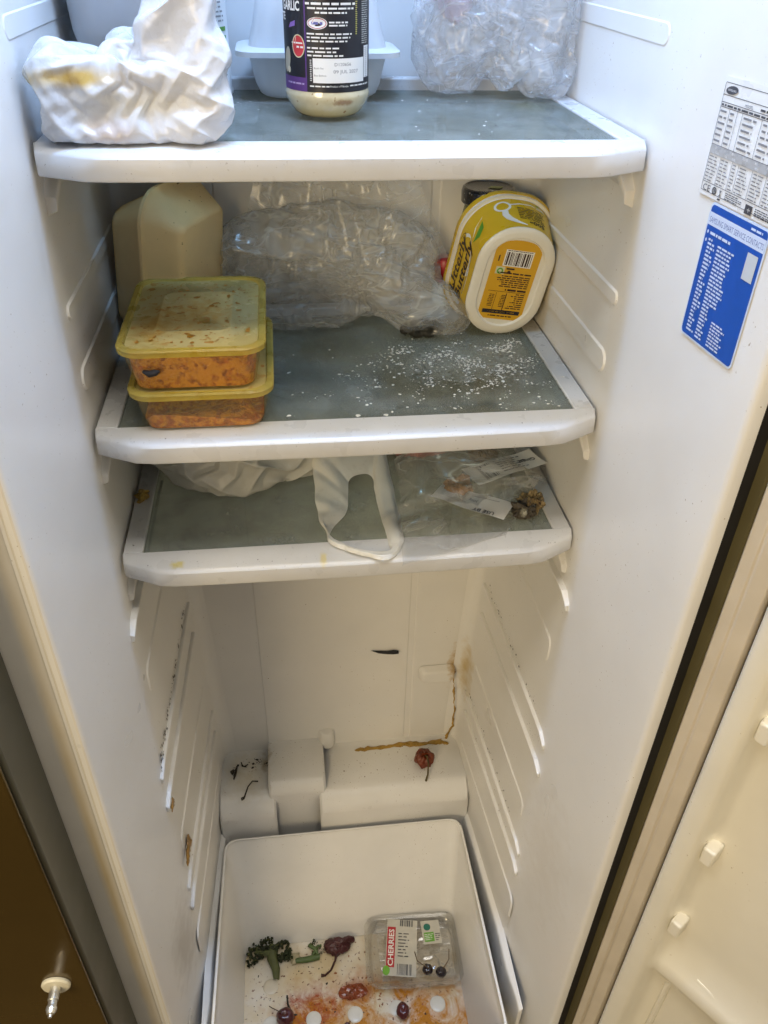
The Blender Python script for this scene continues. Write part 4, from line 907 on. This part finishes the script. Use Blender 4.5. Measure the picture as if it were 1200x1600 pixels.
outer = [(.040, .190, .030), (.0485, .120, .010), (.0495, .075, .002), (.0475, .030, 0), (.032, .0065, 0), (.012, .0085, 0), (-.008, .018, 0), (-.024, .034, 0), (-.031, .065, .001), (-.034, .100, .006), (-.036, .145, .015), (-.040, .190, .030), (0, .205, .034)]
inner = [(.0265, .126, .012), (.0285, .100, .006), (.031, .065, .002), (.0325, .033, 0), (.0315, .0195, 0), (.012, .0200, 0), (-.004, .0285, 0), (-.0185, .043, 0), (-.0185, .057, .001), (-.004, .075, .004), (.0005, .095, .008), (.004, .120, .012), (.015, .127, .014)]
def resamp(P, n):
    P = np.array(P, float); d = np.r_[0, np.cumsum(np.linalg.norm(np.roll(P, -1, 0)-P, axis=1))]; Q = np.vstack([P, P[:1]]); t = np.linspace(0, len(P), n, endpoint=False)
    out = []
    for u in t:
        i = int(u); f = u-i; p0, p1, p2, p3 = P[i-1], P[i % len(P)], P[(i+1) % len(P)], P[(i+2) % len(P)]
        out.append(.5*((2*p1)+(-p0+p2)*f+(2*p0-5*p1+4*p2-p3)*f*f+(-p0+3*p1-3*p2+p3)*f**3))
    return np.array(out)
O_, I_ = resamp(outer, 44), resamp(inner, 44); nk = 5; rows = []
for k in range(nk):
    s_ = k/(nk-1); row = O_*(1-s_)+I_*s_; row[:, 2] += zt-.004+.0052*math.sin(math.pi*s_)**.6; rows.append(row)
Q = np.array(rows).reshape(-1, 3); QF = np.array([(k*44+j, k*44+(j+1) % 44, (k+1)*44+(j+1) % 44, (k+1)*44+j) for k in range(nk-1) for j in range(44)])
Q, QF = crumple(Q, QF, .09, 12, .05, hold=.006, bend=.05, floor=Z3+.0012, levels=3); Q[:, 2] -= np.clip((.03-Q[:, 1])/.03, 0, 1)*.0012
obj('handle_loop', mb_of(Q, QF), mat('bag_handle', (.82, .81, .76), .3, .04, 60, 0, 240, .5, transl=.25, transp=.06), lb, smooth=180)

pb = root('food_packet', (.14, .09, Z3), 'opened clear food packet with white barcode labels on the lowest shelf', 'packet')
def film_h(x, y):
    return .030*math.exp(-((x-.125)/.065)**2-((y-.135)/.07)**2)+.012*math.exp(-((x-.19)/.04)**2-((y-.075)/.05)**2)+.010*math.exp(-((x-.075)/.02)**2-((y-.12)/.05)**2)
def pf(t, s_):
    x = lerp(lerp(.050, .066, t), lerp(.150, .217, min(1, t*2.0)), s_); y = lerp(.004, .215, t)+lerp(0, .028, s_)*(1-t); return (x, y, Z3+.0022+film_h(x, y)*min(1, t*3))
G0, F0 = sheet(pf, 18, 16); G, GF = crumple(G0, F0, .15, 71, .10, levels=3, bend=.04, hold=.002); G[:, 2] += .0012
G[:, 2] = Z3+.0018+(G[:, 2]-Z3-.0018)*np.clip(G[:, 1]/.06, .12, 1); G[:, 2] = np.clip(G[:, 2], Z3+.0018, Z3+.10)
obj('film', mb_of(G, GF), clear3, pb, smooth=180)
def flat_label(name, cx_, cy_, hw, hh, rot, z, amp, seed, draw):
    c, s_ = math.cos(rot), math.sin(rot)
    def f(u, v, h): x = cx_+u*c-v*s_; y = cy_+u*s_+v*c; return (x, y, z+h*2+amp*(math.sin(u*95+seed)+.6*math.sin(v*130+u*60+seed)))
    m = MB(); m.grid([[f(lerp(-hw, hw, i/16), lerp(-hh, hh, j/8), 0) for j in range(9)] for i in range(17)]); o = obj(name, m, mat('paper_label', (.74, .73, .69), .5, .04), pb, smooth=60)
    p = Print(f, seed); draw(p); p.build(o); return o
def d1(p):
    p.bars(-.030, -.014, -.012, .012, 14, INK).lines(-.008, .030, .013, -.012, 6, INK, .3, ragged=.35).text('Ginger', .040, .002, .008, INK, rot=math.pi, bold=.02)
def d2(p):
    p.text('USE BY', .028, -.009, .0075, INK, rot=math.pi, bold=.02).text('300g', .005, .004, .0055, INK, rot=math.pi).lines(-.034, -.006, .012, -.008, 7, (.3, .3, .3), .3, ragged=.2).rect(-.004, .009, .026, .0095, INK)
flat_label('barcode_label', .172, .128, .045, .0165, R(22), Z3+.020, .0012, 2, d1)
flat_label('date_label', .127, .078, .040, .0155, R(-35), Z3+.012, .0010, 5, d2)
def lump(name, c, h, mt, label, cat, seed, amp, n=22, freq=70):
    V, F = blob(c, lambda p: sd_ell(p, c, h), n, .15, lambda V: creases(V, freq, seed, 3, 4, .6, 1.4)*amp+(vnoise(V*freq, seed)-.5)*amp)
    V[:, 2] = np.maximum(V[:, 2], c[2]-h[2]); o = obj(name, mb_of(V, F), mt, None, smooth=50, loc=(c[0], c[1], c[2]-h[2])); return tag(o, label, cat)
lump('rotten_ginger', (.186, .071, Z3+.011), (.013, .010, .0105), mat('rot_ginger', (.30, .22, .10), .7, .5, 130, .5, 200, specks=(220, .52, (.05, .03, .02))), 'shrivelled tan root with dark holes inside the clear packet', 'food scrap', 3, .006, 24, 110)
lump('mould_clump', (.176, .062, Z3+.009), (.012, .010, .0085), mat('mould_grey', (.085, .072, .055), .9, .4, 160, .6, 200, stains=[dict(at=((.175, .052, Z3+.012), (.005, .006, .006)), kw=dict(soft=.7, wob=.8, nscale=250), col=(.45, .44, .36), f=.8)]), 'fuzzy dark grey mould clump beside the tan root in the packet', 'mould', 5, .004, 24, 140)
lump('rotten_ginger', (.116, .104, Z3+.012), (.014, .013, .0115), mat('rot_orange', (.44, .25, .10), .7, .4, 110, .5, 200, stains=[dict(at=((.113, .112, Z3+.02), (.013, .008, .010)), kw=dict(soft=.7, wob=.6, nscale=150), col=(.55, .50, .42), f=.8)]), 'orange-brown shrivelled root with white mould, beside the barcode label', 'food scrap', 8, .005, 24, 90)
lump('dried_leaf', (.158, .166, Z3+.014), (.016, .012, .009), mat('leaf_brown', (.16, .10, .025), .6, .4, 100), 'dark brown dried piece at the back of the clear packet', 'food scrap', 9, .005, 16)
lump('pink_packet', (.088, .205, Z3+.014), (.052, .034, .0135), mat('pink_pack', (.56, .24, .20), .4, .1, 40), 'pinkish red packet lying behind the clear food packet', 'packet', 12, .004, 28, 40)

# ------------------------------------------------------------------ dirt and food in the bottom
def line_specks(name, sg, z, y0, y1, n, seed, parent, mt, jit=.003, sz=(.0004, .0018), off=.0):
    r = random.Random(seed); P = []
    for _ in range(n):
        t = r.random(); y = lerp(y0, y1, t)
        if vnoise(np.array([[y*60, z*40, seed]]), seed)[0] < r.random()*.9: continue
        P.append((sg*(wx(y, z)-.001-off), y, z+r.gauss(0, jit)+.002))
    return specks(name, P, (-sg, 0, 0), sz, mt, parent, seed)
line_specks('mould_specks', -1, -.632, .0, .26, 420, 1, sideL, speck_dark, .0032, (.0005, .0032)); line_specks('mould_specks', 1, -.634, .03, .26, 170, 2, sideR, speck_dark, .0028, (.0004, .0024))
line_specks('mould_specks', 1, -.655, .0, .05, 22, 6, sideR, speck_dark, .004, (.0005, .0018), .008); line_specks('mould_specks', -1, -.845, .02, .22, 50, 3, sideL, speck_brown, .005); line_specks('mould_specks', 1, -.860, .04, .26, 150, 4, sideR, speck_dark, .003, (.0004, .0024))
line_specks('mould_specks', -1, -.640, .0, .07, 120, 11, sideL, speck_dark, .007, (.0006, .0036)); line_specks('mould_specks', -1, -.70, .02, .2, 60, 12, sideL, speck_brown, .006, (.0004, .0016)); line_specks('mould_specks', 1, -.90, .02, .24, 60, 13, sideR, speck_brown, .004, (.0004, .0016))
line_specks('wall_specks', -1, -.5, -.10, .2, 30, 7, sideL, speck_brown, .25, (.0003, .0009)); line_specks('wall_specks', 1, -.5, -.002, .2, 40, 8, sideR, speck_brown, .28, (.0003, .0009))
def smear(name, pts, rad, mt, parent, flatax, f=.3, n=8, seed=0):
    r_ = random.Random(seed); k = 7; P = []; W_ = []
    for a in range(len(pts)-1):
        for q in range(k):
            t = q/k; P.append(tuple(lerp(pts[a][c], pts[a+1][c], t)+r_.gauss(0, .0006)*(c != flatax) for c in range(3))); W_.append(lerp(rad[a], rad[a+1], t)*r_.uniform(.55, 1.3))
    pts, rad = P+[pts[-1]], W_+[rad[-1]]
    m = MB(); m.tube(pts, rad, n); V = np.array(m.v); c = np.array(pts[0])[flatax]
    V[:, flatax] = c+(V[:, flatax]-c)*f; V += ((vnoise(V*300, seed)-.5)*.0022)[:, None]; m.v = [tuple(q) for q in V]; o = obj(name, m, mt, parent, smooth=60); return o
x0 = wx(.0, -.83)
smear('sauce_stain', [(-.2135, .030, -.818), (-.2138, .022, -.824), (-.214, .010, -.829), (-.2145, .0, -.828), (-.2145, -.006, -.830)], [.003, .0085, .0070, .006, .002], brown_m, sideL, 0, .3, 8, 3)
smear('sauce_stain', [(-.2155, .004, -.70), (-.2155, -.003, -.704), (-.2155, -.008, -.708)], [.002, .0055, .002], brown_m, sideL, 0, .3, 8, 4)
och = mat('sauce_ochre', (.42, .25, .04), .3, .3, 120, .4, 300)
smear('sauce_stain', [(.022, .281, -1.0055), (.06, .281, -1.0055), (.10, .284, -1.0055), (.14, .282, -1.0055), (.170, .283, -1.0055), (.182, .276, -1.0055)], [.0025, .0046, .0052, .0040, .0054, .002], och, st, 2, .3, 8, 6)
smear('sauce_stain', [(.180, .286, -1.003), (.184, .288, -.985), (.190, .286, -.97), (.190, .285, -.93), (.186, .2865, -.88), (.182, .288, -.845)], [.0028, .0022, .0018, .0014, .0014, .001], och, back, 1, .3, 8, 7)
smear('sauce_stain', [(.180, .2955, -.832), (.182, .2955, -.845), (.181, .2955, -.858)], [.002, .005, .0015], brown_m, back, 1, .3, 8, 8)
specks('step_specks', [(rng.gauss(.08, .05), rng.gauss(.25, .018), -1.0058) for _ in range(110)], (0, 0, 1), (.0004, .0014), speck_brown, st, 3)
specks('step_mould', [(rng.gauss(-.138, .012), rng.gauss(.275, .005), -1.0075) for _ in range(40)]+[(-.1785+rng.gauss(0, .002), .268+rng.gauss(0, .004), -1.007) for _ in range(8)], (0, 0, 1), (.0008, .0034), speck_dark, st, 5)
specks('wall_specks', [(rng.uniform(-.15, .17), YB-.0026, rng.uniform(-.95, -.5)) for _ in range(40)], (0, -1, 0), (.0003, .0011), speck_brown, back, 9)

V, F = blob((.0, 0, 0), lambda p: sd_ell(p, (0, 0, 0), (.0165, .0155, .0130)), 24, .1, lambda V: creases(V, 50, 4, 2, 4)*.0028+.002*np.cos(6*np.arctan2(V[:, 1], V[:, 0]))*(np.abs(V[:, 2])/.013)); V[:, 2] -= .004*np.exp(-((V[:, 0])**2+V[:, 1]**2)/.00003)*(V[:, 2] > 0)
V = V+np.array([.136, .243, -.9935])
to = root('withered_tomato', (.136, .243, -1.006), 'small withered red tomato with stalk on the moulded step', 'tomato')
obj('flesh', mb_of(V, F), mat('tomato_skin', (.17, .032, .008), .35, .3, 90, .3, 200, specks=(160, .62, (.03, .01, .005))), to, smooth=60)
m = MB(); m.tube([(.136, .242, -.985), (.1375, .236, -.979), (.139, .226, -.985), (.1365, .214, -.998), (.132, .205, -1.002)], [.0014, .0013, .0012, .0014, .0018], 8); obj('stalk', m, mat('dry_stalk', (.10, .075, .025), .8, .3, 150), to, smooth=60)
def stalk(name, pts, rad, label, cat='stalk', mt=None):
    m = MB(); m.tube(pts, rad, 8); o = obj(name, m, mt or mat('dark_stalk', (.030, .025, .015), .8, .3, 150), None, smooth=60, loc=pts[0]); return tag(o, label, cat)
zs = -1.0055
stalk('dried_stalk', [(-.140, .236, zs), (-.149, .236, zs+.002), (-.156, .226, zs+.002), (-.160, .214, zs), (-.1625, .206, zs), (-.1655, .2035, zs), (-.166, .207, zs), (-.163, .2085, zs)], [.0012, .001, .001, .0011, .0013, .0013, .0012, .0009], 'thin curved dried stalk with a loop at its end')
stalk('dried_stalk', [(-.1735, .272, zs), (-.176, .262, zs+.001), (-.1775, .254, zs), (-.179, .244, zs)], [.0008, .0018, .0022, .0012], 'short thick black stalk beside the left wall of the step')
stalk('dried_stalk', [(-.168, .276, zs), (-.166, .268, zs+.001), (-.162, .266, zs+.001), (-.157, .271, zs)], [.0008, .0014, .0012, .0008], 'small crooked dark stalk at the back of the step')
stalk('seed_husk', [(-.181, .262, zs), (-.1825, .258, zs+.001), (-.182, .253, zs)], [.001, .0035, .001], 'small black seed husk beside the thick black stalk', 'husk')
m = MB(); m.tube([(.050, .2945, -.7835), (.062, .294, -.7875), (.074, .2935, -.7905), (.084, .293, -.790), (.0925, .2935, -.7905)], [.0006, .0024, .0034, .0046, .0036], 8)
V = np.array(m.v); V += ((vnoise(V*250, 3)-.5)*.003)[:, None]; V[:, 1] = .2945+(V[:, 1]-.2945)*.5; m.v = [tuple(q) for q in V]
o = obj('blackened_peel', m, mat('peel_black', (.010, .011, .014), .5, .3, 200), None, smooth=60, loc=(.07, .294, -.79)); tag(o, 'black shrivelled strip of peel stuck on the back wall', 'peel')


_before = set(bpy.data.objects); DZ = FZ; FZ = -1.315
# ------------------------------------------------------------------ in the drawer
pn = root('fruit_punnet', (.105, .075, FZ), 'clear plastic fruit punnet with red and white label in the drawer', 'punnet')
pm = film('punnet_plastic', (.70, .68, .60), .09, .06, .11, 25, line=.05)
c = (.103, .074); rot = R(-3)
m = MB(); m.loft([rring(c, FZ+z, a, b, r, 8, rot) for z, a, b, r in ((.002, .066, .046, .016), (.004, .070, .050, .018), (.028, .0755, .055, .02), (.030, .0815, .0600, .022), (.032, .0818, .0603, .022), (.0335, .0800, .0590, .022), (.0335, .0755, .0545, .02), (.0315, .0740, .0530, .019), (.010, .0690, .0490, .018))], True, False); obj('tray', m, pm, pn, smooth=40)
m = MB(); m.loft([rring(c, FZ+z, a, b, r, 8, rot) for z, a, b, r in ((.0345, .0810, .0598, .022), (.0365, .0805, .0595, .022), (.0370, .0765, .0560, .021), (.0440, .0725, .0520, .02), (.0445, .068, .047, .018))], False, False); obj('rim_ridge', m, pm, pn, smooth=40)
def onp(u, v, h): cs, sn = math.cos(R(-10)), math.sin(R(-10)); x, y = u*cs-v*sn, u*sn+v*cs; return (.083+x, .076+y, FZ+.036+h*2+.0010*math.sin(v*60))
m = MB(); m.grid([[onp(lerp(-.026, .026, i/14), lerp(-.046, .048, j/16), 0) for j in range(17)] for i in range(15)]); lab = obj('label', m, mat('punnet_label', (.68, .66, .58), .45, .08, 40, transp=.25), pn, smooth=60)
p = Print(onp, 31); RD = (.42, .02, .03)
for j in range(6): p.rect(-.025, lerp(-.032, .034, j/6), -.011, lerp(-.032, .034, (j+1)/6), RD)
p.text('CHERRIES', -.0135, -.030, .0125, WH, rot=math.pi/2, fitw=.060, bold=.02)
p.lines(-.006, .014, .026, -.016, 8, INK, .3, ragged=.3).bars(-.006, .018, -.044, -.026, 12, (.12, .12, .12)).bars(-.004, .018, .036, .047, 10, (.12, .12, .12)).ell(-.028+.004, -.038, .006, .008, (.16, .40, .04))
p.build(lab)
def onp2(u, v, h): return (.138+u, .098+v, FZ+.034+h*2)
m = MB(); m.grid([[onp2(lerp(-.016, .016, i/6), lerp(-.02, .02, j/6), 0) for j in range(7)] for i in range(7)]); lab2 = obj('label', m, mat('punnet_label', (.68, .66, .58)), pn, smooth=60)
p = Print(onp2, 32); p.rect(-.013, -.016, .004, .000, (.14, .38, .05)).lines(-.012, .003, -.002, -.014, 4, WH, .35).lines(.006, .015, -.002, -.016, 4, INK, .35).ell(-.006, .009, .006, .006, (.02, .16, .12)); p.build(lab2)
G, GF = crumple(*sheet(lambda t, s_: (lerp(.05, .165, t), lerp(.035, .118, s_), FZ+.022), 14, 12), .25, 33)
obj('crumpled_film', mb_of(G, GF), clear3, pn, smooth=180)
ch_m = mat('cherry_skin', (.012, .006, .010), .18, .2, 60, coat=.5); ch2_m = mat('cherry_red', (.075, .008, .010), .3, .3, 60, coat=.3); stem_m = mat('cherry_stem', (.10, .055, .02), .7, .3, 150)
def cherry(x, y, z, r, mt, label, stem, seed=1, sq=1.):
    t = root('cherry', (x, y, z), label, 'cherry', 'cherries in the drawer')
    D, F = cubesphere(10); V = D*np.array([r, r*.95*sq, r*.92]); V[:, 2] -= r*.28*np.exp(-(D[:, 0]**2+D[:, 1]**2)/.08)*(D[:, 2] > 0); V += D*((vnoise(D*3+seed, seed)-.5)*r*.14)[:, None]; V = V+np.array([x, y, z+r*.93])
    obj('flesh', mb_of(V, F), mt, t, smooth=180)
    m = MB(); m.tube([(x, y, z+r*1.5)]+[(x+a, y+b, z+c_) for a, b, c_ in stem], .0008, 6); obj('stem', m, stem_m, t, smooth=60); return t
cherry(.121, .034, FZ+.0335, .0088, ch_m, 'black cherry with long stem bent left in the punnet', [(-.008, .004, .018), (-.016, .012, .016), (-.018, .028, .014)], 2)
cherry(.1425, .0275, FZ+.0335, .0090, ch_m, 'black cherry nearest the right rim of the punnet', [(.008, .006, .018), (.015, .014, .018), (.018, .030, .020)], 3)
cherry(-.116, .000, FZ, .0145, ch2_m, 'large dark red cherry at the front left of the drawer', [(-.01, .004, .026), (-.02, .012, .02), (-.026, .02, .01)], 4)
cherry(.074, -.012, FZ+.003, .0105, ch2_m, 'dark red cherry resting beside a white bump, front right', [(.003, -.004, .014), (.006, -.008, .012)], 5, 1.3)
cherry(-.018, -.022, FZ, .006, ch2_m, 'tiny shrivelled cherry at the front middle of the drawer', [(.003, .003, .01), (.006, .006, .008)], 6)
# withered broccoli and herb
def florets(name, loc, stems, heads, label, seed, cat, gmat, smat):
    t = root(name, loc, label, cat); r = random.Random(seed)
    for pts, rad in stems:
        m = MB(); m.tube(pts, rad, 8); V = np.array(m.v); V += ((vnoise(V*160, seed)-.5)*.003)[:, None]; m.v = [tuple(q) for q in V]; obj('stem', m, smat, t, smooth=60)
    for c, R_, n in heads:
        m = MB()
        for _ in range(int(n*2.2)):
            d = Vector((r.gauss(0, 1), r.gauss(0, 1), r.gauss(0, .5))).normalized()*R_*r.uniform(.5, 1.05); q = Vector(c)+d; q.z = max(q.z, FZ+.002); D, F = cubesphere(2); k = R_*r.uniform(.08, .20)
            m.add([(q.x+a*k*r.uniform(.8, 1.2), q.y+b*k*r.uniform(.8, 1.2), q.z+c_*k) for a, b, c_ in D], F)
        o = obj('floret', m, gmat, t, smooth=60)
    return t
br_g = mat('broccoli_head', (.026, .036, .012), .8, .4, 90, .5, 300, specks=(160, .56, (.12, .12, .03))); br_s = mat('broccoli_stem', (.085, .10, .035), .6, .25, 80, .3, 200)
florets('withered_broccoli', (-.145, .095, FZ), [([(-.135, .112, FZ+.014), (-.137, .092, FZ+.016), (-.131, .075, FZ+.012), (-.130, .062, FZ+.008)], [.009, .008, .0075, .006]), ([(-.165, .108, FZ+.01), (-.150, .104, FZ+.016), (-.138, .100, FZ+.016)], [.004, .006, .006])],
    [((-.165, .106, FZ+.012), .014, 46), ((-.172, .094, FZ+.008), .009, 26), ((-.121, .105, FZ+.014), .0165, 60), ((-.146, .116, FZ+.016), .013, 40), ((-.110, .098, FZ+.010), .010, 24)], 'withered dark green broccoli floret in the left back corner of the drawer', 3, 'broccoli', br_g, br_s)
florets('broccoli_stalk', (-.08, .095, FZ), [([(-.097, .088, FZ+.007), (-.078, .088, FZ+.008), (-.056, .091, FZ+.007)], [.0055, .005, .0045]), ([(-.060, .093, FZ+.007), (-.062, .103, FZ+.012), (-.074, .110, FZ+.012)], [.003, .003, .002]), ([(-.068, .094, FZ+.008), (-.058, .106, FZ+.012), (-.052, .108, FZ+.01)], [.003, .0025, .002])],
    [((-.062, .110, FZ+.012), .008, 14), ((-.054, .100, FZ+.010), .006, 12)], 'bright green cut broccoli stalk between the floret and the dried pepper', 7, 'broccoli', br_g, mat('fresh_stem', (.08, .13, .04), .5, .2, 80))
pe = root('dried_pepper', (-.02, .10, FZ), 'shrivelled dark red chilli pepper with curled stalk beside the punnet', 'pepper')
V, F = blob((-.022, .103, FZ+.013), lambda p: smin(sd_ell(p, (-.026, .102, FZ+.013), (.021, .013, .0125)), sd_cap(p, (-.02, .104, FZ+.013), (.004, .112, FZ+.011), .010, .003), .008), 26, .1, lambda V: creases(V*np.array([.5, 1.2, 1.2]), 70, 6, 3, 4)*.0045)
V[:, 2] = np.maximum(V[:, 2], FZ+.0005); obj('flesh', mb_of(V, F), mat('pepper_skin', (.065, .014, .018), .35, .4, 80, .3, 200), pe, smooth=60)
m = MB(); m.tube([(-.026, .093, FZ+.014), (-.030, .080, FZ+.010), (-.038, .068, FZ+.004), (-.048, .061, FZ+.003), (-.055, .061, FZ+.004)], [.0022, .0018, .0016, .0018, .003], 8); obj('stalk', m, mat('pepper_stalk', (.06, .018, .015), .7, .3, 150), pe, smooth=60)
stalk('dried_stalk', [(-.113, .036, FZ+.003), (-.112, .022, FZ+.006), (-.108, .008, FZ+.012), (-.104, -.002, FZ+.008)], [.0014, .0016, .0022, .003], 'dark twisted stalk behind the large dark red cherry')
lump('onion_skin', (-.098, .093, FZ+.006), (.009, .010, .005), mat('onion_pale', (.45, .40, .26), .5, .2, 80), 'small pale onion skin curl beside the broccoli stalk', 'onion skin', 6, .003, 12)
lump('sauce_blob', (-.004, .031, FZ+.0015), (.024, .0125, .0030), mat('sauce_red', (.26, .05, .012), .2, .3, 80, .4, 200, coat=.3), 'dark red sauce blob on the drawer bottom before the punnet', 'sauce', 7, .003, 18, 60)
for o in set(bpy.data.objects)-_before:      # drawer contents sit on the floor of the drawer
    if o.parent is None: o.location = o.location*.962+Vector((-.0021, -.0222, .0049)); o.scale = (.962,)*3
FZ = DZ
rd = random.Random(9)
specks('drawer_specks', [(rd.uniform(-.165, .155), rd.uniform(-.08, .085), FZ) for _ in range(150)], (0, 0, 1), (.0005, .0030), speck_dark, dr, 8)
specks('sauce_spots', [(rd.gauss(.02, .07), rd.gauss(-.015, .03), FZ) for _ in range(120)], (0, 0, 1), (.0006, .003), mat('sauce_spot', (.30, .09, .015), .35), dr, 8, .2)
